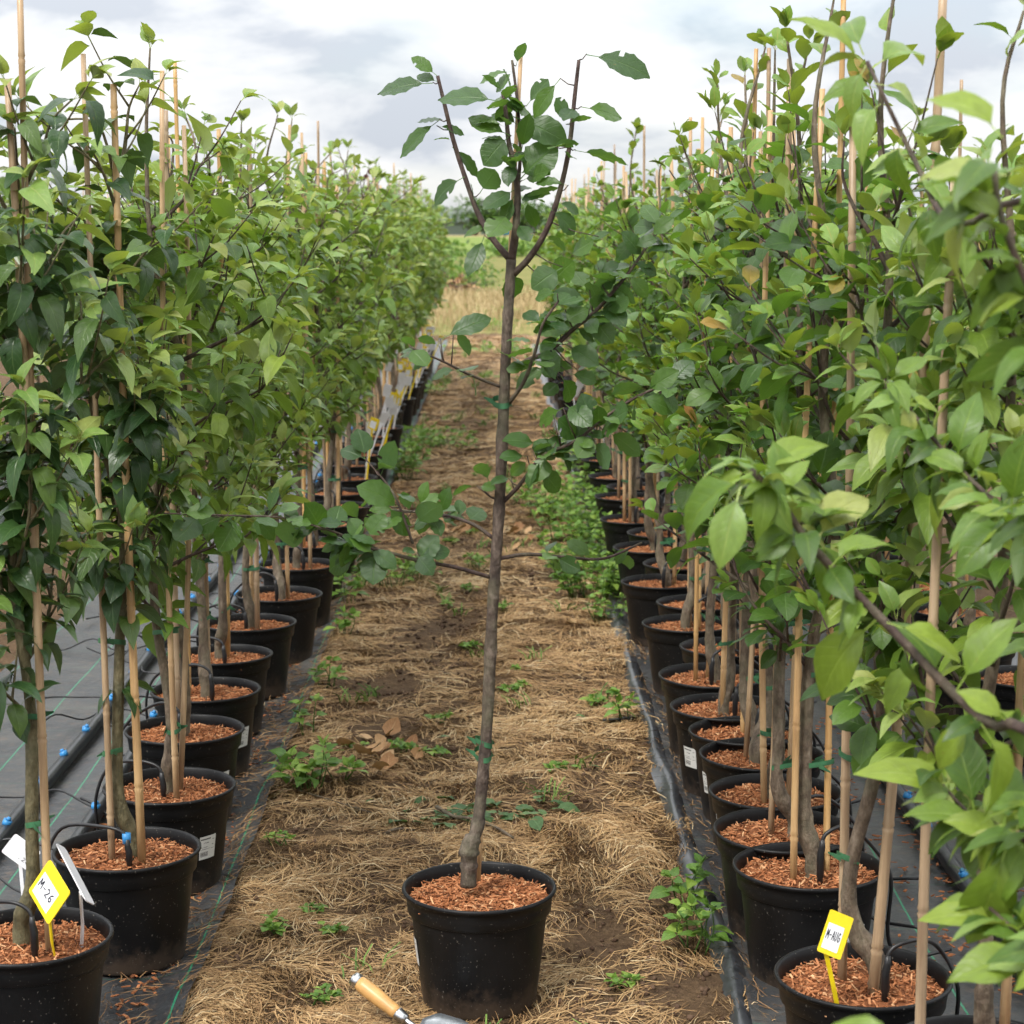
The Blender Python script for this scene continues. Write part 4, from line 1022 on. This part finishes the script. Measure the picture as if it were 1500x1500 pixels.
def plant_tag(A_, B_, D_, foot, color, label, group=None, paper=True, text=None, attach=0.5, tail=True):
    """plate corners: A top left, B top right, D bottom left; foot: where the stem enters the mulch"""
    root = empty('plant_tag', foot, 0, label, 'tag', group)
    o = Vector(foot); A_, B_, D_ = Vector(A_) - o, Vector(B_) - o, Vector(D_) - o
    ux = (B_ - A_); uy = (A_ - D_); w, h = ux.length, uy.length; ux.normalize(); uy = (uy - ux * uy.dot(ux)).normalized(); uz = ux.cross(uy)
    if uz.y > 0: uz = uz      # plate front is whichever side the writing is put on
    c = D_ + (B_ - A_) * 0.5 + (A_ - D_) * 0.5
    def W(u, v, z): return c + ux * (u * w / 2) + uy * (v * h / 2) + uz * z
    rc_ = 0.14; ring = []
    for (sx, sy, a0) in ((1, 1, 0), (-1, 1, 90), (-1, -1, 180), (1, -1, 270)):
        for k in range(4):
            a = rad(a0 + 30 * k); ring.append((sx * (1 - rc_) + rc_ * math.cos(a), sy * (1 - rc_ * w / h) + rc_ * w / h * math.sin(a)))
    n = len(ring); T_ = .0011
    V = [W(u, v, T_) for u, v in ring] + [W(u, v, -T_) for u, v in ring]
    Fc = [tuple(range(n)), tuple(reversed(range(n, 2 * n)))] + [(k, k + n, (k + 1) % n + n, (k + 1) % n) for k in range(n)]
    pl = obj('plate', mesh('plate', V, Fc, M[color], smooth=False), root)
    foot_l = Vector((0, 0, -.03)); top = W(attach * 2 - 1, -.86, -.0025)
    sd = ux * .0045; zz = uz * .0016; mid = (foot_l + top) / 2 + uz * .004
    V = []
    for p in (foot_l, mid, top): V += [p - sd - zz, p + sd - zz, p + sd + zz, p - sd + zz]
    Fc = [(0, 1, 5, 4), (1, 2, 6, 5), (2, 3, 7, 6), (3, 0, 4, 7), (4, 5, 9, 8), (5, 6, 10, 9), (6, 7, 11, 10), (7, 4, 8, 11), (3, 2, 1, 0), (8, 9, 10, 11)]
    obj('stem', mesh('stem', V, Fc, M[color], smooth=False), root)
    if paper:
        V = [W(u, v, T_ + .0005) for u, v in ((-.80, -.78), (.55, -.78), (.55, .42), (-.80, .42))]
        pa = obj('paper', mesh('paper', V, [(0, 1, 2, 3)], M['paper'], smooth=False), root)
        if text:
            Vs, Fs = strokes(text, -.70, -.30, 1.18, .42, .055)
            obj('lettering', mesh('lettering', [W(p.x, p.y, T_ + .0010) for p in Vs], Fs, M['ink'], smooth=False), pa)
    elif text:
        Vs, Fs = strokes(text, .05, -.6, .8, .35, .04)
        obj('lettering', mesh('lettering', [W(p.x, p.y, T_ + .0006) for p in Vs], Fs, M['ink'], smooth=False), pl)
    return root
y1 = LROW[0].y
def foot(px, py): return G(px, py, 0.238)
ft = foot(84, 1396); yy = ft.y
plant_tag(P(68, 1252, yy + .01), P(98, 1302, yy - .05), P(47, 1311, yy + .005), ft, 'yellow', 'yellow plant tag with handwritten white paper in the dark-leaved pear pot', text='M-26', attach=.92)
ft = foot(118, 1380); yy = ft.y
plant_tag(P(90, 1234, yy + .03), P(134, 1318, yy - .035), P(86, 1243, yy - .02), ft, 'white', 'white plant tag turned edge-on in the dark-leaved pear pot', paper=False, attach=.85)
ft = foot(40, 1372); yy = ft.y + .05
plant_tag(P(22, 1220, yy), P(60, 1248, yy), P(2, 1248, yy - .02), ft, 'white', 'white plant tag with scribble behind the pear trunk', paper=False, text='.26', attach=.7)
ft = foot(1232, 1478); yy = ft.y
plant_tag(P(1220, 1333, yy), P(1254, 1347, yy), P(1193, 1391, yy - .03), ft, 'yellow', 'yellow plant tag reading M-AUG on white paper in a plum pot', text='M-AUG', attach=.35)
rt = random.Random(12); cnt = {'white': 0, 'yellow': 0}
for i, p in enumerate(LROW):
    if not (10.0 < p.y < 20.5): continue
    for k in range(rt.choice((1, 2, 2))):
        col = rt.choice(('white', 'yellow')); cnt[col] += 1
        ft = Vector((p.x + rt.uniform(.05, .12), p.y + rt.uniform(-.08, .06), .238)); lean = Vector((rt.uniform(.02, .15), rt.uniform(-.08, .02), rt.uniform(.24, .36)))
        tp = ft + lean; a = rt.uniform(-.5, .5); tl = rt.uniform(-.1, .5)
        ux = Vector((math.cos(a), math.sin(a), -tl)).normalized(); uy = Vector((tl, -.25, 1)).normalized()
        plant_tag(tp - ux * .025 + uy * .066, tp + ux * .025 + uy * .066, tp - ux * .025, ft, col, '%s %s plant tag along the far single row, counted from the yellow-tagged pear end' % (ordn(cnt[col]), col),
                  col + ' tags in the single row', paper=(col == 'yellow'))
for i in (24, 25, 27):
    p = RROW[i]; ft = Vector((p.x - .10, p.y - .05, .238)); tp = ft + Vector((-.02, -.03, .25)); ux = Vector((.8, .5, -.4)).normalized(); uy = Vector((.3, -.2, 1)).normalized()
    plant_tag(tp - ux * .03 + uy * .1, tp + ux * .03 + uy * .1, tp - ux * .03, ft, 'yellow' if i == 25 else 'white', 'small %s plant tag in a pot of the crowded row' % ('yellow' if i == 25 else 'white'), 'tags in the crowded row')

# ------------------------------------------------------------------ trowel on the straw
def trowel():
    pm = P(519, 1440, G(519, 1440, .088).y); hx = Vector((.094, -.058, 0)).normalized(); c28, s28 = math.cos(rad(26)), math.sin(rad(26))
    fe = pm + hx * .14 * c28; g0 = gh(fe.x, fe.y)
    root = empty('garden_trowel', (fe.x, fe.y, g0), math.atan2(hx.y, hx.x), 'garden trowel with turned wooden handle and grey steel blade lying beside the lone pot', 'trowel')
    def H(x): return (-.14 * c28 + x * c28, 0, .088 - x * s28)
    def turned(name, prof, mat, n=20):
        v, f = tube_data([H(x) for x, r in prof], [r for x, r in prof], n); return obj(name, mesh(name, v, f, M[mat]), root)
    turned('end_cap', [(-.004, .008), (-.002, .0135), (.004, .0150), (.014, .0152), (.0145, .0146)], 'steel')
    turned('handle', [(.0140, .0148), (.025, .0158), (.045, .0166), (.070, .0160), (.092, .0142), (.108, .0138), (.118, .0128)], 'wood')
    turned('ferrule', [(.1165, .0134), (.120, .0136), (.132, .0118), (.140, .0104), (.1405, .006)], 'steel')
    v, f = tube_data(smooth_path([H(.138), H(.152), (.030, 0, .014), (.050, 0, .012)], 4), [.0062] * 13, 10)
    obj('neck', mesh('neck', v, f, M['steel']), root)
    V = []; Fc = []; nu, nv = 14, 8
    for i in range(nu + 1):
        t = i / nu; w = .042 * min(1, .5 + 2.8 * t) * (1 if t < .55 else max(0.02, (1 - ((t - .55) / .45) ** 2.0) ** .6))
        for j in range(nv + 1):
            u = -1 + 2 * j / nv
            V.append((.026 + .135 * t, u * w, .010 + .022 * u * u * (w / .04) + .006 * (1 - t)))
    for i in range(nu):
        for j in range(nv):
            k = i * (nv + 1) + j; Fc.append((k, k + 1, k + nv + 2, k + nv + 1))
    bl = obj('blade', mesh('blade', V, Fc, M['blade']), root)
    md = bl.modifiers.new('thickness', 'SOLIDIFY'); md.thickness = .0016
trowel()

# ------------------------------------------------------------------ straw litter
def straw():
    rg = random.Random(3); V = []; Fc = []; TT = []
    def blade(x, y, a, L, w, lift, tint, curl):
        n0 = len(V); p = Vector((x, y)); dirn = a
        for k in range(4):
            t = k / 3
            z = gh(p.x, p.y) + .002 + lift * (4 * t * (1 - t)) + (lift * .7 * t if curl > .9 else 0)
            s = Vector((-math.sin(dirn), math.cos(dirn))) * w / 2 * (1 - .5 * t)
            V.append((p.x - s.x, p.y - s.y, z)); V.append((p.x + s.x, p.y + s.y, z + w * .35))
            p = p + Vector((math.cos(dirn), math.sin(dirn))) * L / 3; dirn += curl
        for k in range(3): Fc.append((n0 + 2 * k, n0 + 2 * k + 2, n0 + 2 * k + 3, n0 + 2 * k + 1)); TT.append(tint)
    def cover(x, y):
        c = .74 + .9 * noise.noise(Vector((x * 2.6, y * 1.7, 4))) + .45 * noise.noise(Vector((x * 7, y * 6, 9)))
        for (cx, cy, r) in BARE:
            d = math.hypot(x - cx, (y - cy) * .7); c -= 1.1 * (1 - sstep(r * .4, r, d))
        return c
    BARE = [(*G(540, 1010).xy, .20), (*G(560, 1075).xy, .16), (*G(1010, 1460).xy, .14), (*G(640, 925).xy, .2), (*G(330, 1410).xy, .10), (*G(860, 1390).xy, .1)]
    zones = [(3.35, 5.2, 33000, 1.0), (5.2, 8, 27000, 1.3), (8, 13, 19000, 1.9), (13, 28, 17000, 3.2)]
    for (ya, yb, n, k) in zones:
        for _ in range(n):
            x = rg.uniform(-.68, .53); y = rg.uniform(ya, yb)
            if math.hypot(x - POT_C.x, y - POT_C.y) < .125: continue
            c = cover(x, y)
            if rg.random() > c: continue
            a = 3.4 * noise.noise(Vector((x * 3.2, y * 3.2, 1))) * 3.14 + rg.gauss(0, .8)
            t = min(1, max(0, rg.gauss(.55 + .22 * noise.noise(Vector((x * 3, y * 2, 7))) + .10 * c, .22)))
            blade(x, y, a, rg.uniform(.03, .12) * (1 + .25 * (k - 1)), rg.uniform(.0011, .0027) * k, rg.choice((0, .002, .004, .006, .010, .020)) * rg.random() * 1.2, t, rg.gauss(0, .35))
    # wisps on the fabric edges
    for _ in range(5200):
        s = rg.random() < .6; x = -.63 - abs(rg.gauss(0, .10)) if s else .53 + abs(rg.gauss(0, .07)); y = rg.uniform(3.3, 11)
        n0 = len(V); blade(x, y, rg.uniform(0, 6.28), rg.uniform(.03, .10), rg.uniform(.0014, .0028) * (1 + max(0, y - 5) * .12), .010 * rg.random(), min(1, max(0, rg.gauss(.3, .2))), rg.gauss(0, .35))
        for q in range(n0, len(V)): V[q] = (V[q][0], V[q][1], V[q][2] + .026)
    tag(obj('straw', mesh('straw', V, Fc, M['straw'], tint=TT)), 'tan straw and dead grass strewn over the soil path', 'straw', kind='stuff')
    # crumbs of earth
    mb = MB()
    for _ in range(5200):
        x = rg.uniform(-.70, .55); y = 3.4 + 8 * rg.random() ** 1.6
        if cover(x, y) > .42 and rg.random() > .12: continue
        if math.hypot(x - POT_C.x, y - POT_C.y) < .13: continue
        s = rg.uniform(.003, .011) * (1 + .1 * max(0, y - 5)); R_ = Matrix.Rotation(rg.uniform(0, 6), 3, 'Z') @ Matrix.Rotation(rg.uniform(0, 6), 3, 'X')
        o = [Vector((1, 0, 0)), Vector((-1, 0, 0)), Vector((0, 1, 0)), Vector((0, -1, 0)), Vector((0, 0, .8)), Vector((0, 0, -.8))]
        o = [R_ @ q * s * rg.uniform(.6, 1.2) + Vector((x, y, gh(x, y) + s * .3)) for q in o]
        mb.add(o, [(0, 2, 4), (2, 1, 4), (1, 3, 4), (3, 0, 4), (2, 0, 5), (1, 2, 5), (3, 1, 5), (0, 3, 5)], rg.random())
    tag(obj('soil_crumbs', mb.build('soil_crumbs', M['clod'])), 'dark crumbs of bare earth on the path', 'soil', kind='stuff')
    # bark litter spilled on the fabric between the pots
    mb = MB()
    for _ in range(7000):
        if rg.random() < .45: x = rg.uniform(-1.1, -.66)
        else: x = rg.uniform(.56, 1.35)
        y = 3.2 + 7 * rg.random() ** 1.4
        if noise.noise(Vector((x * 5, y * 3, 2))) < -.05: continue
        R_ = Matrix.Rotation(rg.uniform(0, 6.28), 3, 'Z') @ Matrix.Rotation(rg.gauss(0, .2), 3, 'X')
        mb.box((x, y, .016), (rg.uniform(.008, .024), rg.uniform(.003, .007), .002), R_, rg.uniform(0, .55))
    tag(obj('bark_litter', mb.build('bark_litter', M['chips'], False)), 'reddish bark chips spilled on the fabric between pots', 'bark chips', kind='stuff')
straw()

# ------------------------------------------------------------------ weeds along the path
def weed(x, y, h, spread, ns, label, group, rg, single=False, size=.045, z0=None):
    root = empty('weed', (x, y, gh(x, y) if z0 is None else z0), 0, label, 'weed', group)
    mb = MB(); leaves = []
    for s in range(ns):
        a = rg.uniform(0, 6.28); r = spread * math.sqrt(rg.random()) * .6; b = Vector((math.cos(a) * r, math.sin(a) * r, -.004)); hh = h * rg.uniform(.55, 1.0)
        top = b + Vector((math.cos(a) * spread * rg.uniform(.1, .6), math.sin(a) * spread * rg.uniform(.1, .6), hh))
        path = smooth_path([b, b.lerp(top, .5) + Vector((rg.gauss(0, .012), rg.gauss(0, .012), .01)), top], 3); mb.tube(path, taper(len(path), .0022, .0012), 5)
        if single: obj('stem', mb.build('stem', M['greengrass']), root); mb = MB()
        npair = max(2, int(hh / .038)); ph = rg.uniform(0, 3)
        for k in range(npair):
            t = .22 + .78 * (k + 1) / npair; q = path[min(len(path) - 1, int(t * (len(path) - 1)))]; ph += 1.57
            for sg in (0, math.pi):
                aa = ph + sg + rg.gauss(0, .25); up = .1 + .5 * t
                leaves.append((q, Vector((math.cos(aa), math.sin(aa), up - .5 * rg.random())), Vector((rg.gauss(0, .3), rg.gauss(0, .3), 1)), size * rg.uniform(.7, 1.15) * (1.1 - .45 * t), 0))
        for k in range(3): leaves.append((top, Vector((rg.gauss(0, .6), rg.gauss(0, .6), .6)), Vector((rg.gauss(0, .4), rg.gauss(0, .4), 1)), size * .5, 0))
    if not single: tag(obj('stem', mb.build('stem', M['greengrass']), root), kind='stuff')
    if single:
        for l in leaves: put_leaf(l[0], l[1], l[2], l[3], 'weed', 'weed', rg, root)
    else: tag(obj('foliage', joined_leaves('foliage', leaves, 'weed', ('weed',), rg, TPL_HI['weed'] if y < 9 else None), root), kind='stuff')
    return root
rw = random.Random(9)
def wp(px, py, *a, **k):
    g = G(px, py); return weed(g.x, g.y, *a, **k)
wp(452, 1165, .11, .085, 7, 'dark green nettle clump rooted at the grey fabric edge beside brown curled leaves', None, rw, True, .098)
wp(500, 1150, .07, .05, 3, 'small nettle beside the larger nettle clump and brown curled leaves', None, rw, True, .085)
wp(450, 1080, .13, .035, 3, 'tall thin drooping nettle at the grey fabric edge', None, rw, True, .066)
wp(482, 1015, .10, .05, 4, 'yellowing nettle beside a hole in the soil', None, rw, True, .074)
wp(500, 940, .09, .06, 4, 'light green nettle at the fabric edge, behind the yellowing one', None, rw, True, .080)
wp(512, 895, .12, .06, 4, 'pale lime nettle leaning over the grey fabric', None, rw, True, .085)
wp(1018, 1400, .13, .05, 5, 'leafy nettle rooted beside the rolled black film', None, rw, True, .076)
wp(1005, 1345, .13, .045, 4, 'small drooping nettle against the rolled film and crowded pots', None, rw, True, .076)
wp(918, 1060, .10, .04, 4, 'upright green weed near the black scrap at the path edge', None, rw, True, .074)
GL = 'green nettle growing among others along the straw path'
for (px, py, h, s, n, sz) in [(575, 862, .10, .10, 8, .045), (610, 850, .08, .08, 6, .04), (545, 850, .08, .08, 5, .045), (640, 655, .12, .16, 12, .05), (615, 668, .14, .14, 10, .05), (665, 662, .08, .12, 7, .05), (595, 705, .18, .10, 9, .055),
                               (870, 880, .14, .15, 16, .045), (905, 872, .15, .12, 12, .045), (845, 850, .14, .14, 12, .05), (880, 830, .18, .14, 12, .05), (835, 800, .16, .14, 12, .055), (870, 785, .20, .13, 12, .055), (800, 765, .14, .14, 10, .055),
                               (850, 745, .18, .15, 10, .06), (880, 725, .2, .12, 9, .06), (845, 700, .2, .12, 8, .06), (890, 915, .09, .08, 6, .04), (770, 745, .10, .12, 8, .05), (700, 838, .06, .07, 4, .04), (690, 520, .12, .25, 9, .07), (720, 485, .12, .3, 9, .08),
                               (640, 580, .10, .15, 7, .06), (700, 560, .08, .2, 7, .06), (760, 520, .10, .25, 9, .07), (670, 460, .12, .35, 9, .09), (740, 465, .12, .35, 9, .09)]:
    g_ = G(px, py); far = g_.y > 14
    lab = 'nettle in the weedy ground where the pot rows end' if far else ('nettle in the big green bank beside the crowded pots' if g_.x > .1 else ('nettle growing at the grey fabric edge, behind the pale lime nettle' if g_.x < -.3 else 'low nettle in the middle of the straw path'))
    wp(px, py, h * 1.25, s * 1.3, int(n * 1.7), lab, 'nettles where the rows end' if far else ('nettles of the green bank' if g_.x > .1 else ('nettles at the grey fabric' if g_.x < -.3 else 'nettles in the path')), rw, False, sz * 1.5)
SL = 'tiny weed seedling sprouting through the straw'
for (px, py) in [(772, 1020), (610, 1110), (635, 1112), (590, 1108), (745, 1022), (690, 955), (640, 1060), (660, 895), (690, 870), (735, 900), (520, 1105), (480, 1380), (405, 1375), (460, 1350), (470, 1475), (820, 1140), (870, 1040), (755, 990), (660, 800), (690, 790), (912, 1455), (410, 1250), (700, 700), (690, 640), (745, 620)]:
    wp(px, py, rw.uniform(.018, .035), .035, rw.randint(3, 5), SL, 'seedlings in the straw', rw, False, rw.uniform(.032, .05))
# sparse living grass in the path
def tufts():
    V = []; Fc = []; TT = []
    for _ in range(260):
        x = rw.uniform(-.66, .5); y = 3.6 + 22 * rw.random()
        if noise.noise(Vector((x * 3, y * 1.2, 30))) < .12: continue
        for k in range(9):
            a = rw.uniform(0, 6.28); L = rw.uniform(.02, .06) * (1 + y * .04); w = .0013 * (1 + y * .1); bx, by = x + rw.gauss(0, .02), y + rw.gauss(0, .02); z = gh(bx, by); n0 = len(V)
            for t in (0, .5, 1):
                V.append((bx + math.cos(a) * L * t * t * .8 - w, by + math.sin(a) * L * t * t * .8, z + L * t * (1 - .3 * t))); V.append((bx + math.cos(a) * L * t * t * .8 + w, by + math.sin(a) * L * t * t * .8, z + L * t * (1 - .3 * t)))
            Fc.extend([(n0, n0 + 1, n0 + 3, n0 + 2), (n0 + 2, n0 + 3, n0 + 5, n0 + 4)]); tt = rw.random(); TT.extend([tt, tt])
    tag(obj('grass', mesh('grass', V, Fc, M['greengrass'], tint=TT)), 'short green grass blades coming up through the straw', 'grass', kind='stuff')
tufts()

# ------------------------------------------------------------------ clippings, twigs, dead leaves on the path
rf = random.Random(21)
def ground_leaf(px, py, L, mat, kind, label, group, cat='leaf'):
    g = G(px, py); a = rf.uniform(0, 6.28)
    o = put_leaf((g.x, g.y, gh(g.x, g.y) + (.012 if kind != 'dead' else .006)), Vector((math.cos(a), math.sin(a), rf.uniform(-.05, .12))), Vector((rf.gauss(0, .25), rf.gauss(0, .25), 1)), L, kind, mat, rf, None, name='fallen_leaf')
    return tag(o, label, cat, group)
for _ in range(46):
    px, py = rf.gauss(725, 55), rf.gauss(1202, 11)
    ground_leaf(px, py, rf.uniform(.045, .085), 'cutleaf', 'plum', 'wilting green leaf clipped and dropped behind the lone pot', 'green clippings behind the lone pot')
for (px, py) in ((592, 1195), (600, 1205), (810, 1140), (860, 1138), (840, 1060), (535, 1190), (820, 1200), (790, 1195), (640, 1090)):
    ground_leaf(px, py, rf.uniform(.03, .05), 'cutleaf', 'plum', 'single green leaf lying apart on the straw', 'scattered green leaves')
for _ in range(16):
    ground_leaf(rf.gauss(555, 28), rf.gauss(1120, 18), rf.uniform(.05, .085), 'dead', 'dead', 'curled brown dead leaf beside the big nettle', 'brown leaves by the nettle')
for _ in range(22):
    ground_leaf(rf.gauss(640, 45), rf.gauss(778, 10), rf.uniform(.05, .09), 'dead', 'dead', 'brown dead leaf in the drift across the path', 'brown leaves across the path')
for _ in range(16):
    ground_leaf(rf.gauss(770, 45), rf.gauss(792, 12), rf.uniform(.05, .09), 'dead', 'dead', 'brown dead leaf in the drift across the path', 'brown leaves across the path')
def twig(pix, r, label):
    pts = [G(a, b) for a, b in pix]; pts = [Vector((p.x, p.y, gh(p.x, p.y) + r + .008)) for p in pts]
    q = smooth_path(pts, 4); v, f = tube_data(q, taper(len(q), r, r * .6, rf, .1), 7); tag(obj('twig', mesh('twig', v, f, M['bark'])), label, 'twig')
twig([(640, 1190), (665, 1205), (690, 1217), (725, 1228), (752, 1242)], .0055, 'grey cut twig lying behind the trunk of the lone tree')
twig([(566, 1233), (585, 1227), (607, 1222)], .0050, 'short grey twig beside the green clippings')
twig([(380, 1140), (470, 1180), (545, 1200)], .0025, 'thin brown stick across the fabric edge')
g = G(905, 1062)
mb = MB(); mb.box((0, 0, .008), (.10, .018, .004)); mb.box((.03, .008, .011), (.05, .016, .003), Matrix.Rotation(.3, 3, 'Z'))
tag(obj('plastic_scrap', mb.build('plastic_scrap', M['tube'], False), None, (g.x, g.y, gh(g.x, g.y) + .004), (0, 0, .15)), 'scrap of black plastic strip on the straw beside an upright weed', 'scrap')

# ------------------------------------------------------------------ beyond the rows
def tallgrass():
    V = []; Fc = []; TT = []; rg = random.Random(31)
    for _ in range(12000):
        y = 28 + 13 * rg.random() ** .8; x = rg.uniform(-7, 7); h = rg.uniform(.10, .32) * sstep(27, 31, y) * (1 + .5 * noise.noise(Vector((x * .8, y * .8, 0)))); a = rg.uniform(0, 6.28); w = rg.uniform(.003, .007); n0 = len(V); z = gh(x, y) + .02
        for t in (0, .5, 1):
            o = h * .3 * t * t; ww = w * (1 - .4 * t) * (1.7 if t == 1 else 1); V.append((x + math.cos(a) * o - ww, y + math.sin(a) * o, z + h * t)); V.append((x + math.cos(a) * o + ww, y + math.sin(a) * o, z + h * t))
        Fc.extend([(n0, n0 + 1, n0 + 3, n0 + 2), (n0 + 2, n0 + 3, n0 + 5, n0 + 4)]); tt = rg.random(); TT.extend([tt, tt])
    tag(obj('tall_grass', mesh('tall_grass', V, Fc, M['drygrass'], tint=TT)), 'tall bleached dry grass beyond the end of the rows', 'grass', kind='stuff')
tallgrass()
def bush(x, y, w, h, n, ls, mats, label, cat, name, group=None, trunk_h=0.0, rg=None):
    root = empty(name, (x, y, gh(x, y) + .03), 0, label, cat, group); lv = []; mb = MB()
    blobs = [(Vector((rg.gauss(0, w * .28), rg.gauss(0, w * .25), trunk_h + (h - trunk_h) * rg.uniform(.2, .85))), rg.uniform(.25, .45)) for _ in range(12)]
    for c, r in blobs:
        mb.tube(smooth_path([(rg.gauss(0, w * .03), rg.gauss(0, w * .03), 0), c * .5 + Vector((0, 0, trunk_h * .3)), c], 3), taper(7, max(.01, h * .02), max(.004, h * .006)), 5)
    for _ in range(n):
        c, r = rg.choice(blobs); d = Vector((rg.gauss(0, 1), rg.gauss(0, 1), rg.gauss(0, 1))).normalized(); q = c + Vector((d.x * w * r * .75, d.y * w * r * .75, d.z * h * r * .6)) * rg.random() ** .4
        q.z = max(.05, q.z); lv.append((q, d + Vector((0, 0, rg.uniform(-.4, .5))), Vector((rg.gauss(0, .5), rg.gauss(0, .5), 1)), ls * rg.uniform(.7, 1.2), rg.randrange(len(mats))))
    obj('trunk' if trunk_h else 'stem', mb.build('stem', M['bark']), root); tag(obj('crown' if trunk_h else 'foliage', joined_leaves('foliage', lv, 'plum', mats, rg), root), kind='stuff')
rb = random.Random(41)
p = G(688, 428); bush(p.x, p.y, 1.5, 1.0, 900, .11, ('weed', 'plum'), 'feathery olive shrub alone in the dry meadow', 'shrub', 'shrub', rg=rb)
p = G(630, 436); bush(p.x, p.y, 1.6, .6, 700, .13, ('weed',), 'low bright green weed patch at the edge of the dry grass', 'weed', 'weed_patch', rg=rb)
p = G(665, 440); bush(p.x, p.y, 1.2, .45, 400, .12, ('purple', 'dead'), 'low purplish seed-headed weeds before the olive shrub', 'weed', 'weed_patch', rg=rb)
for k in range(14):
    x = -14 + k * 2.0 + rb.uniform(-.6, .6); bush(x, 100 + rb.uniform(-2, 2), 2.6, .75, 200, .35, ('plum', 'weed'), 'low dark green crop plant in the line across the field', 'plant', 'crop_plant', 'dark plant line in the field', rg=rb)
# long low farm sheds
def shed(x0, x1, y, depth, he, hr, label):
    gz = gh(0, y); root = empty('farm_shed', ((x0 + x1) / 2, y, gz), 0, label, 'shed'); w = (x1 - x0) / 2
    mb = MB(); mb.box((0, depth / 2, he / 2), (2 * w, depth, he)); obj('wall', mb.build('wall', M['shed_wall'], False), root)
    V = [(-w - .4, -.4, he), (w + .4, -.4, he), (w + .4, depth / 2, hr), (-w - .4, depth / 2, hr), (w + .4, depth + .4, he), (-w - .4, depth + .4, he)]
    V2 = [(a, b, c + .12) for a, b, c in V]
    obj('roof', mesh('roof', V + V2, [(0, 3, 2, 1), (3, 5, 4, 2), (6, 7, 8, 9), (9, 8, 10, 11), (0, 1, 7, 6), (5, 11, 10, 4), (0, 6, 9, 3), (3, 9, 11, 5), (1, 2, 8, 7), (2, 4, 10, 8)], M['shed_roof'], False), root)
    mb = MB(); mb.box((0, -.03, .25), (.28, .06, he - .5)); me = mb.build('post', M['shed_trim'], False)
    n = int(2 * w / 6)
    for k in range(n + 1): obj('post', me, root, (-w + .4 + k * (2 * w - .8) / n, -.03, he / 2 - .25))
    mb = MB(); mb.box((0, -.06, .16), (2 * w, .05, .3)); obj('plinth', mb.build('plinth', M['shed_trim'], False), root)
shed(-62, -4.5, 395, 16, 2.6, 4.3, 'long low grey-green farm shed on the horizon, open sky above')
shed(-3, 40, 415, 16, 2.6, 4.0, 'second low grey-green farm shed behind the dark trees')
for (px, Y, w, h) in ((695, 385, 9, 6.5), (725, 388, 11, 7.5), (755, 392, 10, 6.2), (790, 384, 9, 5.5), (620, 430, 8, 6), (560, 425, 9, 6), (880, 380, 10, 6)):
    q = P(px, 330, Y); bush(q.x, Y, w, h, 900, 1.0, ('pear', 'plum'), 'rounded dark green tree by the far sheds', 'tree', 'far_tree', 'trees by the far sheds', trunk_h=.8, rg=rb)
def car():
    q = P(699 - 4, 345, 372); root = empty('parked_car', (q.x - 9.5, 372, gh(0, 372) + .07), 0, 'small dark car parked before the far shed', 'car')
    prof = [(-2.1, .35), (-2.15, .75), (-1.9, .95), (-1.2, 1.0), (-.7, 1.45), (.8, 1.48), (1.4, 1.02), (2.0, .92), (2.15, .6), (2.1, .35)]
    n = len(prof); V = [(x, -.85, z) for x, z in prof] + [(x, .85, z) for x, z in prof]
    obj('body', mesh('body', V, [tuple(reversed(range(n))), tuple(range(n, 2 * n))] + [(k, (k + 1) % n, (k + 1) % n + n, k + n) for k in range(n)], M['dark'], False), root)
    mb = MB(); mb.add([(-1.1, -.86, 1.02), (1.3, -.86, 1.04), (.75, -.86, 1.4), (-.65, -.86, 1.38)], [(0, 1, 2, 3)]); obj('window', mb.build('window', M['white'], False), root)
    v, f = tube_data([(0, -.1, 0), (0, .1, 0)], .32, 14); me = mesh('wheel', v, f, M['tube'])
    for x in (-1.35, 1.35):
        for yy in (-.8, .8): obj('wheel', me, root, (x, yy, .32))
car()
def tank():
    q = P(745, 322, 120); gz = gh(q.x, 120)
    root = empty('water_tank', (q.x, 120, gz + .05), 0, 'small blue water tank on a post stand in the green field', 'tank')
    mb = MB(); mb.tube([(0, 0, 1.0), (0, 0, 1.05), (0, 0, 1.75), (0, 0, 1.85)], [.36, .42, .42, .2], 16); obj('barrel', mb.build('barrel', M['blue']), root)
    mb = MB(); mb.tube([(0, 0, 0), (0, 0, 1.02)], .035, 6); me = mb.build('leg', M['pipe'])
    for a in (-.25, .25):
        for b in (-.25, .25): obj('leg', me, root, (a, b, 0))
tank()
